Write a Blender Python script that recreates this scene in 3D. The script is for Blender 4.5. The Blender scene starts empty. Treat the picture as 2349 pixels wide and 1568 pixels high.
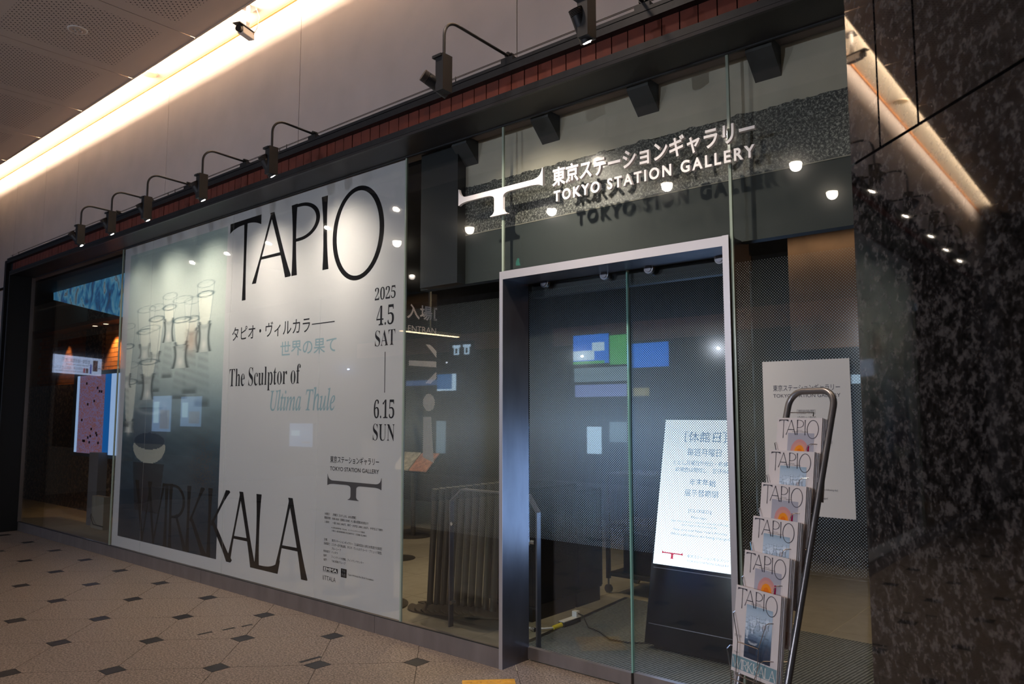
import bpy, bmesh, math, random
from mathutils import Vector, Matrix
from mathutils.geometry import delaunay_2d_cdt
random.seed(7)
SC = bpy.context.scene
COL = SC.collection
PI = math.pi
# ------------------------------------------------------------------ camera, world, exposure
CAMP = Vector((0.0, -3.5029, 1.5))
cam = bpy.data.cameras.new('camera'); cam.sensor_width = 36.0; cam.lens = 36.0 * 1735.0 / 2349.0
cam.clip_start = 0.05; cam.clip_end = 100
co = bpy.data.objects.new('camera', cam); COL.objects.link(co)
co.location = CAMP
co.rotation_euler = (PI / 2 + math.atan(166 / 1735.0), 0, math.radians(40.2))
cam.dof.use_dof = True; cam.dof.focus_distance = 4.2; cam.dof.aperture_fstop = 7.0
SC.camera = co
w = bpy.data.worlds.new('world'); SC.world = w; w.use_nodes = True
w.node_tree.nodes['Background'].inputs[0].default_value = (0.75, 0.62, 0.55, 1)
w.node_tree.nodes['Background'].inputs[1].default_value = 0.02
SC.view_settings.view_transform = 'Standard'; SC.view_settings.look = 'None'
SC.view_settings.exposure = 0.0; SC.view_settings.gamma = 1.0; SC.view_settings.use_curve_mapping = False
SC.cycles.transparent_max_bounces = 32
SC.cycles.max_bounces = 10
SC.cycles.sample_clamp_indirect = 4.0
SC.cycles.use_denoising = True


def area(name, loc, direction, sx, sy, power, col, spread=PI):
    l = bpy.data.lights.new(name, 'AREA'); l.shape = 'RECTANGLE'; l.size = sx; l.size_y = sy
    l.energy = power; l.color = col; l.spread = spread
    o = bpy.data.objects.new(name, l); COL.objects.link(o); o.location = loc
    z = -Vector(direction).normalized(); x = Vector((1, 0, 0))
    if abs(z.x) > 0.9: x = Vector((0, 1, 0))
    y = z.cross(x).normalized(); x = y.cross(z)
    o.rotation_euler = Matrix((x, y, z)).transposed().to_euler()
    return o


def spot(name, loc, target, power, col, ang, blend=1.0, rad=0.03):
    l = bpy.data.lights.new(name, 'SPOT'); l.energy = power; l.color = col; l.spot_size = math.radians(ang)
    l.spot_blend = blend; l.shadow_soft_size = rad
    o = bpy.data.objects.new(name, l); COL.objects.link(o); o.location = loc
    o.rotation_euler = (Vector(target) - Vector(loc)).to_track_quat('-Z', 'Y').to_euler()
    return o


WARM = (1.0, 0.74, 0.46)
# LED strip in the ceiling cove, behind the ceiling lip
area('cove_light', (-6.0, -0.315, 5.022), (0, 0.94, 0.10), 15.0, 0.05, 400, (1.0, 0.80, 0.58))
# downlights of the passage ceiling
for (x, y) in ((-3.58, -6.79), (-5.41, -6.49), (-9.55, -6.54), (-11.43, -6.40), (-3.64, -8.54), (-13.96, -9.11), (-7.6, -6.5)):
    spot('downlight_and_fill', (x, y, 4.93), (x, y, 0), 75, (1.0, 0.88, 0.80), 165, 0.5, 0.08)
for (x, y) in ((-2.6, -1.5), (-4.6, -2.9), (-8.2, -3.2)):  # nearer spots added to brighten the floor, no fixtures belong to them
    spot('downlight_and_fill', (x, y, 4.93), (x, y, 0), {-2.6: 190, -4.6: 90, -8.2: 22}[x], (1.0, 0.80, 0.66), 120, 1.0, 0.15)
# gallery interior lights
spot('interior_lamp', (-4.7, 1.5, 2.9), (-4.5, 1.0, 0), 110, (1.0, 0.78, 0.48), 120, 1.0, 0.08)
spot('interior_lamp', (-5.9, 2.6, 2.9), (-5.9, 1.6, 0), 80, (1.0, 0.78, 0.52), 120, 1.0, 0.08)
spot('interior_lamp', (-1.4, 2.3, 3.0), (-1.1, 2.2, 0), 110, (1.0, 0.76, 0.5), 120, 1.0, 0.08)
spot('interior_lamp', (-3.1, 1.2, 2.3), (-3.3, 1.1, 0), 24, (1.0, 0.76, 0.42), 100, 1.0, 0.05)
area('interior_wall_wash', (-0.6, 2.85, 2.98), (0, 0.35, -1), 4.4, 0.06, 4.5, WARM)
for x in (-3.0, -6.0, -9.0, -12.5):  # cool fill added for poster and front, no shop fixtures behind it
    spot('poster_fill', (x, -8.9, 2.7), (x + 0.6, 0, 1.3), {-3.0: 430, -6.0: 400, -9.0: 240, -12.5: 60}[x], (0.80, 0.86, 1.0), 84, 1.0, 0.02)
spot('blue_tint_lamp', (-15.0, -8.0, 2.6), (-10.5, 0, 2.2), 110, (0.25, 0.45, 1.0), 50, 1.0, 0.01)  # added blue spot that tints the left steelwork, no screen stands there
spot('brick_wash_lamp', (-12.05, 1.22, 2.84), (-12.12, 1.42, 2.0), 60, (1.0, 0.55, 0.2), 75, 0.7, 0.02)
spot('brick_wash_lamp', (-13.95, 1.22, 2.84), (-14.0, 1.42, 2.0), 14, (1.0, 0.55, 0.2), 60, 0.6, 0.02)
spot('interior_lamp', (-11.2, 0.6, 2.9), (-11.8, 1.2, 0.5), 34, (1.0, 0.75, 0.5), 90, 1.0, 0.05)

# ------------------------------------------------------------------ materials
MATS = {}


def _new(name):
    m = bpy.data.materials.new(name); m.use_nodes = True
    nt = m.node_tree; nt.nodes.clear()
    out = nt.nodes.new('ShaderNodeOutputMaterial')
    return m, nt, out


def N(nt, t, **kw):
    n = nt.nodes.new(t)
    for k, v in kw.items():
        if k.startswith('_'): setattr(n, k[1:], v)
        else:
            key = k.replace('__', ' ')
            n.inputs[int(key[1:]) if key[0] == 'i' and key[1:].isdigit() else key].default_value = v
    return n


def L(nt, a, b): nt.links.new(a, b)


def c4(c): return (c[0], c[1], c[2], 1.0)


def ramp(nt, fac, stops):
    r = nt.nodes.new('ShaderNodeValToRGB'); e = r.color_ramp.elements
    while len(e) < len(stops): e.new(0.5)
    for el, (p, c) in zip(e, stops): el.position = p; el.color = c4(c)
    L(nt, fac, r.inputs[0]); return r.outputs[0]


def math_n(nt, op, a, b=None, c=None):
    n = nt.nodes.new('ShaderNodeMath'); n.operation = op
    for i, v in enumerate((a, b, c)):
        if v is None: continue
        if isinstance(v, (int, float)): n.inputs[i].default_value = v
        else: L(nt, v, n.inputs[i])
    return n.outputs[0]


def sep(nt, coord='Object'):
    tc = nt.nodes.new('ShaderNodeTexCoord'); s = nt.nodes.new('ShaderNodeSeparateXYZ')
    L(nt, tc.outputs[coord], s.inputs[0]); return s.outputs, tc.outputs[coord]


def pbr(name, col, rough=0.5, metal=0.0, var=0.0, scale=8.0, bump=0.0, spec=0.5, coat=0.0, stretch=None, col2=None):
    if name in MATS: return MATS[name]
    m, nt, out = _new(name)
    b = N(nt, 'ShaderNodeBsdfPrincipled'); L(nt, b.outputs[0], out.inputs[0])
    b.inputs['Base Color'].default_value = c4(col); b.inputs['Roughness'].default_value = rough
    b.inputs['Metallic'].default_value = metal; b.inputs['Specular IOR Level'].default_value = spec
    b.inputs['Coat Weight'].default_value = coat
    if var or bump or col2:
        g = nt.nodes.new('ShaderNodeNewGeometry')
        n = N(nt, 'ShaderNodeTexNoise', Scale=scale, Detail=5.0)
        if stretch:
            mp = N(nt, 'ShaderNodeMapping'); mp.inputs['Scale'].default_value = stretch
            L(nt, g.outputs['Position'], mp.inputs[0]); L(nt, mp.outputs[0], n.inputs['Vector'])
        else: L(nt, g.outputs['Position'], n.inputs['Vector'])
        d = col2 or tuple(c * (1 - var) for c in col)
        u = tuple(min(1, c * (1 + var)) for c in col) if not col2 else col
        L(nt, ramp(nt, n.outputs[0], [(0.32, d), (0.68, u)]), b.inputs['Base Color'])
        if bump:
            bp = N(nt, 'ShaderNodeBump', Strength=bump, Distance=0.01); L(nt, n.outputs[0], bp.inputs['Height'])
            L(nt, bp.outputs[0], b.inputs['Normal'])
    MATS[name] = m; return m


def emis(name, col, s):
    if name in MATS: return MATS[name]
    m, nt, out = _new(name)
    e = N(nt, 'ShaderNodeEmission', Color=c4(col), Strength=s); L(nt, e.outputs[0], out.inputs[0])
    MATS[name] = m; return m


def granite(name, cols, scale, rough, coat=0.0, spec=0.5, fine=1.0, mscale=3.0):
    """cols: dark, mid, light"""
    m, nt, out = _new(name)
    b = N(nt, 'ShaderNodeBsdfPrincipled', Roughness=rough); b.inputs['Coat Weight'].default_value = coat
    b.inputs['Specular IOR Level'].default_value = spec
    L(nt, b.outputs[0], out.inputs[0])
    g = nt.nodes.new('ShaderNodeNewGeometry')
    n = N(nt, 'ShaderNodeTexNoise', Scale=scale, Detail=3.0, Roughness=0.6, Distortion=0.3)
    L(nt, g.outputs['Position'], n.inputs['Vector'])
    v = N(nt, 'ShaderNodeTexNoise', Scale=scale * mscale, Detail=2.0)
    L(nt, g.outputs['Position'], v.inputs['Vector'])
    mx = math_n(nt, 'ADD', math_n(nt, 'MULTIPLY', n.outputs[0], 0.65), math_n(nt, 'MULTIPLY', v.outputs[0], 0.35 * fine))
    L(nt, ramp(nt, mx, [(0.40, cols[0]), (0.50, cols[1]), (0.62, cols[2])]), b.inputs['Base Color'])
    MATS[name] = m; return m


def glass(name, tint=(0.972, 0.98, 0.972), f0=0.035, haze=0.0):
    m, nt, out = _new(name)
    lw = N(nt, 'ShaderNodeLayerWeight', Blend=0.5)
    p5 = math_n(nt, 'POWER', lw.outputs['Facing'], 4.2)
    F = math_n(nt, 'MULTIPLY_ADD', p5, 0.8, f0)
    tr = N(nt, 'ShaderNodeBsdfTransparent', Color=c4(tint))
    gl = N(nt, 'ShaderNodeBsdfGlossy', Color=(1, 1, 1, 1), Roughness=0.0)
    g2 = N(nt, 'ShaderNodeBsdfGlossy', Color=(1, 1, 1, 1), Roughness=0.10)
    mg = N(nt, 'ShaderNodeMixShader', i0=haze); L(nt, gl.outputs[0], mg.inputs[1]); L(nt, g2.outputs[0], mg.inputs[2])
    mx = nt.nodes.new('ShaderNodeMixShader'); L(nt, F, mx.inputs[0]); L(nt, tr.outputs[0], mx.inputs[1]); L(nt, mg.outputs[0], mx.inputs[2])
    L(nt, mx.outputs[0], out.inputs[0]); MATS[name] = m; return m


def film(name, col, alpha, trans=0.3, tint=(1, 1, 1), var=0.0):
    """printed film: diffuse + translucent ink over clear plastic"""
    m, nt, out = _new(name)
    d = N(nt, 'ShaderNodeBsdfDiffuse', Color=c4(col)); t = N(nt, 'ShaderNodeBsdfTranslucent', Color=c4(col))
    a = N(nt, 'ShaderNodeMixShader', i0=trans); L(nt, d.outputs[0], a.inputs[1]); L(nt, t.outputs[0], a.inputs[2])
    tr = N(nt, 'ShaderNodeBsdfTransparent', Color=c4(tint))
    b = N(nt, 'ShaderNodeMixShader', i0=alpha); L(nt, tr.outputs[0], b.inputs[1]); L(nt, a.outputs[0], b.inputs[2])
    L(nt, b.outputs[0], out.inputs[0]); MATS[name] = m; return m


def film_attr(name, attr, alpha, trans=0.3, emit=0.0):
    m, nt, out = _new(name)
    at = N(nt, 'ShaderNodeAttribute', _attribute_name=attr)
    if emit:
        e = N(nt, 'ShaderNodeEmission', Strength=emit); L(nt, at.outputs[0], e.inputs[0]); L(nt, e.outputs[0], out.inputs[0])
        MATS[name] = m; return m
    d = N(nt, 'ShaderNodeBsdfDiffuse'); t = N(nt, 'ShaderNodeBsdfTranslucent')
    L(nt, at.outputs[0], d.inputs[0]); L(nt, at.outputs[0], t.inputs[0])
    a = N(nt, 'ShaderNodeMixShader', i0=trans); L(nt, d.outputs[0], a.inputs[1]); L(nt, t.outputs[0], a.inputs[2])
    tr = N(nt, 'ShaderNodeBsdfTransparent')
    b = N(nt, 'ShaderNodeMixShader', i0=alpha); L(nt, tr.outputs[0], b.inputs[1]); L(nt, a.outputs[0], b.inputs[2])
    L(nt, b.outputs[0], out.inputs[0]); MATS[name] = m; return m


def dots_mat(name, z0, z1, pitch=0.0138):
    """white ceramic dot print; the dots grow towards the middle of the band"""
    m, nt, out = _new(name)
    s, _ = sep(nt)
    x, z = s[0], s[2]

    def cell(v, off):
        q = math_n(nt, 'ADD', math_n(nt, 'DIVIDE', v, pitch), off)
        return math_n(nt, 'SUBTRACT', math_n(nt, 'FRACT', q), 0.5)
    r2 = []
    for off in (0.0, 0.5):
        a, b = cell(x, off), cell(z, off)
        r2.append(math_n(nt, 'ADD', math_n(nt, 'MULTIPLY', a, a), math_n(nt, 'MULTIPLY', b, b)))
    d = math_n(nt, 'SQRT', math_n(nt, 'MINIMUM', r2[0], r2[1]))
    mid = (z0 + z1) / 2
    up = math_n(nt, 'DIVIDE', math_n(nt, 'SUBTRACT', z1, z), (z1 - mid) * 1.05)
    dn = math_n(nt, 'DIVIDE', math_n(nt, 'SUBTRACT', z, z0), (mid - z0) * 0.85)
    t = math_n(nt, 'MINIMUM', math_n(nt, 'MINIMUM', up, dn), 1.0)
    t = math_n(nt, 'MAXIMUM', t, 0.0)
    rad = math_n(nt, 'MULTIPLY_ADD', math_n(nt, 'POWER', t, 0.8), 0.20, 0.12)
    ins = math_n(nt, 'GREATER_THAN', t, 0.0001)
    msk = math_n(nt, 'MULTIPLY', math_n(nt, 'LESS_THAN', d, rad), ins)
    df = N(nt, 'ShaderNodeBsdfDiffuse', Color=(0.30, 0.34, 0.33, 1)); tl = N(nt, 'ShaderNodeBsdfTranslucent', Color=(0.8, 0.85, 0.85, 1))
    a = N(nt, 'ShaderNodeMixShader', i0=0.36); L(nt, df.outputs[0], a.inputs[1]); L(nt, tl.outputs[0], a.inputs[2])
    tr = N(nt, 'ShaderNodeBsdfTransparent')
    b = nt.nodes.new('ShaderNodeMixShader'); L(nt, msk, b.inputs[0]); L(nt, tr.outputs[0], b.inputs[1]); L(nt, a.outputs[0], b.inputs[2])
    L(nt, b.outputs[0], out.inputs[0]); MATS[name] = m; return m


def perf_mat():
    m, nt, out = _new('perforated panel')
    b = N(nt, 'ShaderNodeBsdfPrincipled', Roughness=0.8); L(nt, b.outputs[0], out.inputs[0])
    s, _ = sep(nt)
    x, y = s[0], s[1]
    p = 0.0545

    def cell(v, off):
        q = math_n(nt, 'ADD', math_n(nt, 'DIVIDE', v, p), off)
        return math_n(nt, 'SUBTRACT', math_n(nt, 'FRACT', q), 0.5)
    rr = []
    for off in (0.0, 0.5):
        a, c = cell(x, off), cell(y, off)
        rr.append(math_n(nt, 'ADD', math_n(nt, 'MULTIPLY', a, a), math_n(nt, 'MULTIPLY', c, c)))
    d = math_n(nt, 'SQRT', math_n(nt, 'MINIMUM', rr[0], rr[1]))
    hole = math_n(nt, 'LESS_THAN', d, 0.135)
    ax = math_n(nt, 'LESS_THAN', math_n(nt, 'ABSOLUTE', x), 0.517)
    ay = math_n(nt, 'LESS_THAN', math_n(nt, 'ABSOLUTE', y), 0.517)
    hole = math_n(nt, 'MULTIPLY', hole, math_n(nt, 'MULTIPLY', ax, ay))
    mx = N(nt, 'ShaderNodeMix', _data_type='RGBA'); L(nt, hole, mx.inputs[0])
    mx.inputs[6].default_value = (0.60, 0.49, 0.42, 1); mx.inputs[7].default_value = (0.02, 0.012, 0.01, 1)
    L(nt, mx.outputs[2], b.inputs['Base Color']); MATS['perf'] = m; return m


def brick_mat(name, a, bcol, mortar, sc, emit=0.0, rough=0.8, bw=0.5, rh=0.25, axis='XZ'):
    m, nt, out = _new(name)
    s, _ = sep(nt)
    cb = nt.nodes.new('ShaderNodeCombineXYZ'); L(nt, s['XYZ'.index(axis[0])], cb.inputs[0]); L(nt, s['XYZ'.index(axis[1])], cb.inputs[1])
    t = N(nt, 'ShaderNodeTexBrick', Color1=c4(a), Color2=c4(bcol), Mortar=c4(mortar), Scale=sc)
    t.inputs['Mortar Size'].default_value = 0.02; t.inputs['Brick Width'].default_value = bw; t.inputs['Row Height'].default_value = rh
    L(nt, cb.outputs[0], t.inputs['Vector'])
    if emit:
        e = N(nt, 'ShaderNodeEmission', Strength=emit); L(nt, t.outputs[0], e.inputs[0]); L(nt, e.outputs[0], out.inputs[0])
    else:
        b = N(nt, 'ShaderNodeBsdfPrincipled', Roughness=rough); L(nt, t.outputs[0], b.inputs['Base Color']); L(nt, b.outputs[0], out.inputs[0])
    MATS[name] = m; return m


def noise_emit(name, stops, scale, s, coordscale=(1, 1, 1)):
    m, nt, out = _new(name)
    g = nt.nodes.new('ShaderNodeNewGeometry'); mp = N(nt, 'ShaderNodeMapping'); mp.inputs['Scale'].default_value = coordscale
    L(nt, g.outputs['Position'], mp.inputs[0])
    n = N(nt, 'ShaderNodeTexNoise', Scale=scale, Detail=3.0, Distortion=0.8); L(nt, mp.outputs[0], n.inputs['Vector'])
    e = N(nt, 'ShaderNodeEmission', Strength=s); L(nt, ramp(nt, n.outputs[0], stops), e.inputs[0]); L(nt, e.outputs[0], out.inputs[0])
    MATS[name] = m; return m


M_floor = granite('speckled floor granite', ((0.06, 0.045, 0.035), (0.19, 0.145, 0.115), (0.36, 0.28, 0.23)), 85.0, 0.45, spec=0.35, fine=1.0)
M_dark = pbr('dark floor inset', (0.018, 0.015, 0.015), 0.4, var=0.3, scale=60)
M_grout = pbr('grout', (0.05, 0.04, 0.035), 0.9)
M_plaster = pbr('plaster', (0.44, 0.385, 0.37), 0.85, var=0.05, scale=3.0, bump=0.05)
M_perf = perf_mat()
M_ceilplain = pbr('ceiling paint', (0.60, 0.47, 0.38), 0.85)
M_recess = pbr('cove paint', (0.88, 0.80, 0.68), 0.85)
M_orange = pbr('shadow gap trim', (0.55, 0.20, 0.04), 0.7)
M_black = pbr('black steel', (0.022, 0.022, 0.024), 0.42, 0.3, var=0.15, scale=30)
M_soffit = pbr('dark soffit', (0.022, 0.020, 0.020), 0.38, 0.3, var=0.1)
M_steel = pbr('brushed steel', (0.17, 0.165, 0.18), 0.36, 0.9, var=0.12, scale=9, stretch=(1, 1, 0.35))
M_steeldk = pbr('dark brushed steel', (0.26, 0.225, 0.215), 0.42, 0.75, var=0.14, scale=7, stretch=(1, 1, 0.35))
M_chrome = pbr('chrome', (0.75, 0.75, 0.78), 0.15, 1.0)
M_brick = pbr('red brick tile', (0.13, 0.022, 0.009), 0.75, var=0.2, scale=12, bump=0.1)
M_glass = glass('storefront glass', haze=0.20)
M_gdoor = glass('door glass', tint=(0.95, 0.975, 0.97), haze=0.05)
M_gedge = pbr('glass edge', (0.30, 0.36, 0.30), 0.2, 0.0, coat=0.5)
M_pgran = granite('polished dark granite', ((0.006, 0.0055, 0.005), (0.020, 0.0175, 0.017), (0.088, 0.079, 0.076)), 40.0, 0.025, coat=0.0, spec=0.9, mscale=3.0)
M_igran = granite('interior dark granite', ((0.008, 0.009, 0.008), (0.045, 0.047, 0.042), (0.27, 0.275, 0.24)), 75.0, 0.4, mscale=2.5)
M_igran2 = granite('interior brown granite', ((0.02, 0.012, 0.008), (0.10, 0.065, 0.045), (0.36, 0.26, 0.18)), 16.0, 0.4, mscale=2.5)
M_iplaster = pbr('interior cream plaster', (0.44, 0.41, 0.33), 0.8, var=0.08, scale=5)
M_teal = pbr('grey spandrel board', (0.020, 0.027, 0.026), 0.7, var=0.06, scale=4)
M_itile = pbr('interior floor tile', (0.24, 0.215, 0.165), 0.5, var=0.08, scale=10)
M_igrout = pbr('pale tile joint', (0.6, 0.55, 0.42), 0.8)
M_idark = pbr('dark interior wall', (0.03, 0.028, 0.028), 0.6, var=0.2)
M_cab = pbr('black laminate', (0.004, 0.005, 0.008), 0.12, spec=0.12)
M_white = pbr('white paint', (0.80, 0.78, 0.76), 0.5)
M_paper = pbr('cover paper', (0.78, 0.72, 0.72), 0.45)
M_ink = pbr('dark blue-black ink', (0.018, 0.014, 0.03), 0.5)
M_inkg = pbr('grey ink', (0.16, 0.15, 0.16), 0.6)
M_letter = pbr('white acrylic', (0.88, 0.84, 0.84), 0.35)
M_filmw = film('white window film', (0.80, 0.79, 0.81), 0.70, 0.12)
M_inkf = film('black film lettering', (0.012, 0.012, 0.014), 0.90, 0.0, tint=(0.9, 0.7, 0.4))
M_inkd = film('charcoal film lettering', (0.03, 0.03, 0.035), 0.94, 0.0)
M_inkb = film('blue grey film lettering', (0.30, 0.42, 0.47), 0.94, 0.1)
M_inklogo = film('logo film', (0.09, 0.085, 0.09), 0.92, 0.0)
M_blk = pbr('plain black', (0.008, 0.008, 0.009), 0.5)
M_yel = pbr('yellow tactile tile', (0.62, 0.30, 0.02), 0.5, var=0.15, scale=20, bump=0.2)

# ------------------------------------------------------------------ geometry helpers


class MB:
    def __init__(s): s.v = []; s.f = []

    def add(s, vs, fs):
        b = len(s.v); s.v += [tuple(v) for v in vs]; s.f += [tuple(b + i for i in f) for f in fs]; return s

    def box(s, x0, x1, y0, y1, z0, z1):
        x0, x1 = min(x0, x1), max(x0, x1); y0, y1 = min(y0, y1), max(y0, y1); z0, z1 = min(z0, z1), max(z0, z1)
        vs = [(x, y, z) for z in (z0, z1) for y in (y0, y1) for x in (x0, x1)]
        return s.add(vs, [(0, 2, 3, 1), (4, 5, 7, 6), (0, 1, 5, 4), (2, 6, 7, 3), (0, 4, 6, 2), (1, 3, 7, 5)])

    def prism(s, pts, n, h):
        """polygon pts (3d) extruded by vector n*h"""
        k = len(pts); d = Vector(n) * h
        vs = [Vector(p) for p in pts] + [Vector(p) + d for p in pts]
        return s.add(vs, [tuple(range(k))[::-1], tuple(range(k, 2 * k))] + [(i, (i + 1) % k, k + (i + 1) % k, k + i) for i in range(k)])

    def cyl(s, p0, p1, r0, r1=None, n=16, caps=True):
        r1 = r0 if r1 is None else r1
        p0, p1 = Vector(p0), Vector(p1); ax = (p1 - p0).normalized()
        a = ax.orthogonal().normalized(); b = ax.cross(a)
        vs = [p + (a * math.cos(2 * PI * i / n) + b * math.sin(2 * PI * i / n)) * r for p, r in ((p0, r0), (p1, r1)) for i in range(n)]
        fs = [(i, (i + 1) % n, n + (i + 1) % n, n + i) for i in range(n)]
        if caps: fs += [tuple(range(n))[::-1], tuple(range(n, 2 * n))]
        return s.add(vs, fs)

    def tube(s, pts, r, n=10, caps=True):
        pts = [Vector(p) for p in pts]; prev = None; rings = []
        for i, p in enumerate(pts):
            t = ((pts[min(i + 1, len(pts) - 1)] - p).normalized() + (p - pts[max(i - 1, 0)]).normalized()).normalized()
            if prev is None: a = t.orthogonal().normalized()
            else: a = (prev - t * prev.dot(t)).normalized()
            prev = a; b = t.cross(a)
            rings.append([p + (a * math.cos(2 * PI * k / n) + b * math.sin(2 * PI * k / n)) * r for k in range(n)])
        vs = [v for rg in rings for v in rg]; fs = []
        for j in range(len(rings) - 1):
            for k in range(n): fs.append((j * n + k, j * n + (k + 1) % n, (j + 1) * n + (k + 1) % n, (j + 1) * n + k))
        if caps: fs += [tuple(range(n))[::-1], tuple(range((len(rings) - 1) * n, len(rings) * n))]
        return s.add(vs, fs)

    def sphere(s, c, r, n=12, m=8, sc=(1, 1, 1)):
        vs = []; fs = []
        for j in range(m + 1):
            th = PI * j / m
            for i in range(n):
                ph = 2 * PI * i / n
                vs.append((c[0] + r * sc[0] * math.sin(th) * math.cos(ph), c[1] + r * sc[1] * math.sin(th) * math.sin(ph), c[2] + r * sc[2] * math.cos(th)))
        for j in range(m):
            for i in range(n): fs.append((j * n + i, (j + 1) * n + i, (j + 1) * n + (i + 1) % n, j * n + (i + 1) % n))
        return s.add(vs, fs)

    def build(s, name, mat, parent=None, local=False, smooth=False, bevel=0.0):
        o0 = Vector((0, 0, 0))
        if not local:
            p = parent
            while p is not None: o0 += p.location; p = p.parent
        me = bpy.data.meshes.new(name)
        if parent is None and not local:
            # origin at the middle of the base
            xs = [v[0] for v in s.v]; ys = [v[1] for v in s.v]; zs = [v[2] for v in s.v]
            base = Vector(((min(xs) + max(xs)) / 2, (min(ys) + max(ys)) / 2, min(zs)))
            me.from_pydata([tuple(Vector(v) - base) for v in s.v], [], s.f)
        else: me.from_pydata([tuple(Vector(v) - o0) for v in s.v], [], s.f); base = None
        me.update()
        if mat: me.materials.append(mat)
        o = bpy.data.objects.new(name, me); COL.objects.link(o)
        if base is not None: o.location = base
        if parent is not None: o.parent = parent
        if smooth:
            for p in me.polygons: p.use_smooth = True
            try: me.set_sharp_from_angle(angle=math.radians(40))
            except Exception: pass
        if bevel:
            bm = bmesh.new(); bm.from_mesh(me)
            bmesh.ops.bevel(bm, geom=bm.edges[:], offset=bevel, segments=2, affect='EDGES', profile=0.6)
            bm.to_mesh(me); bm.free()
        return o


def thing(name, label, cat, loc, group=None):
    o = bpy.data.objects.new(name, None); COL.objects.link(o); o.location = loc; o.empty_display_size = 0.1
    o['label'] = label; o['category'] = cat
    if group: o['group'] = group
    return o


def tag(o, label, cat, group=None):
    o['label'] = label; o['category'] = cat
    if group: o['group'] = group
    return o


def struct(o, label=None, cat=None):
    o['kind'] = 'structure'
    if label: o['label'] = label
    if cat: o['category'] = cat
    return o


def sempty(name, loc, label=None, cat='structure'):
    o = bpy.data.objects.new(name, None); COL.objects.link(o); o.location = loc; o['kind'] = 'structure'
    if label: o['label'] = label
    o['category'] = cat
    return o


def B(name, mat, parent, x0, x1, y0, y1, z0, z1, bevel=0.0, local=False):
    return MB().box(x0, x1, y0, y1, z0, z1).build(name, mat, parent, bevel=bevel, local=local)


def dup(root, loc, label=None, group=None):
    r = root.copy(); COL.objects.link(r); r.location = loc
    if label: r['label'] = label
    if group: r['group'] = group
    for ch in list(root.children):
        c = ch.copy(); COL.objects.link(c); c.parent = r
        for g in list(ch.children):
            d = g.copy(); COL.objects.link(d); d.parent = c
    return r


# ---- text -> flat or raised mesh
def text_geo(body, ext=0.0, offset=0.0):
    c = bpy.data.curves.new('t', 'FONT'); c.body = body; c.extrude = ext / 2; c.resolution_u = 4; c.offset = offset
    o = bpy.data.objects.new('t', c); COL.objects.link(o)
    bpy.context.view_layer.update()
    dg = bpy.context.evaluated_depsgraph_get()
    me = o.evaluated_get(dg).to_mesh()
    vs = [tuple(v.co) for v in me.vertices]; fs = [tuple(p.vertices) for p in me.polygons]
    o.evaluated_get(dg).to_mesh_clear(); bpy.data.objects.remove(o); bpy.data.curves.remove(c)
    return vs, fs


def text_on(name, body, fit, mat, parent, plane, ext=0.0, local=False, offset=0.0, ref=None):
    """fit=(u0,u1,v0,v1) in the plane; plane=(origin, udir, vdir).  Depth goes along u x v (towards the reader)."""
    vs, fs = text_geo(body, 1.0 if ext else 0.0, offset)
    if not vs: return None
    xs = [v[0] for v in vs]; ys = [v[1] for v in vs]
    ax, bx, ay, by = min(xs), max(xs), min(ys), max(ys)
    u0, u1, v0, v1 = fit
    sx = (u1 - u0) / (bx - ax); sy = (v1 - v0) / (by - ay) if v1 is not None else sx
    O, U, V = (Vector(a) for a in plane); W = U.cross(V)
    mb = MB()
    mb.add([O + U * (u0 + (v[0] - ax) * sx) + V * (v0 + (v[1] - ay) * sy) + W * (v[2] * ext) for v in vs], fs)
    o = mb.build(name, mat, parent, local=local)
    if len(body) > 1: o['kind'] = 'stuff'
    return o


def text_chars(name, body, fit, mat, parent, plane, offset=0.0):
    """each character a part of its own"""
    full, _ = text_geo(body, 0, offset); ax = min(v[0] for v in full); bx = max(v[0] for v in full)
    ay = min(v[1] for v in full); by = max(v[1] for v in full)
    u0, u1, v0, v1 = fit; sx = (u1 - u0) / (bx - ax); sz = (v1 - v0) / (by - ay)
    O, U, V = (Vector(a) for a in plane)
    for i, ch in enumerate(body):
        if ch == ' ': continue
        pv, _ = text_geo(body[:i + 1], 0, offset); r = max(v[0] for v in pv)
        vs, fs = text_geo(ch, 0, offset); w_ = max(v[0] for v in vs)
        MB().add([O + U * (u0 + (v[0] + r - w_ - ax) * sx) + V * (v0 + (v[1] - ay) * sz) for v in vs], fs).build(name, mat, parent)


def serif(s, italic=False):
    o = ''
    for c in s:
        if italic:
            if c == 'h': o += '\u210e'
            elif 'A' <= c <= 'Z': o += chr(0x1D434 + ord(c) - 65)
            elif 'a' <= c <= 'z': o += chr(0x1D44E + ord(c) - 97)
            else: o += c
        else:
            if 'A' <= c <= 'Z': o += chr(0x1D400 + ord(c) - 65)
            elif 'a' <= c <= 'z': o += chr(0x1D41A + ord(c) - 97)
            elif c.isdigit(): o += chr(0x1D7CE + ord(c) - 48)
            else: o += c
    return o


# ---- flared display lettering (outlines in 2d, holes marked)
KW = 1.0


def flare(p0, p1, w0, wm, w1, n=8):
    w0, wm, w1 = w0 * KW, wm * KW, w1 * KW
    p0, p1 = Vector(p0), Vector(p1); d = (p1 - p0).normalized(); nn = Vector((-d.y, d.x))
    Lp, Rp = [], []
    for i in range(n + 1):
        t = i / n; u = 2 * abs(t - 0.5)
        wv = (w0 if t < 0.5 else w1); wd = wm + (wv - wm) * u ** 2.2
        p = p0.lerp(p1, t); Lp.append(p + nn * wd / 2); Rp.append(p - nn * wd / 2)
    return [tuple(p) for p in Lp + Rp[::-1]]


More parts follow.
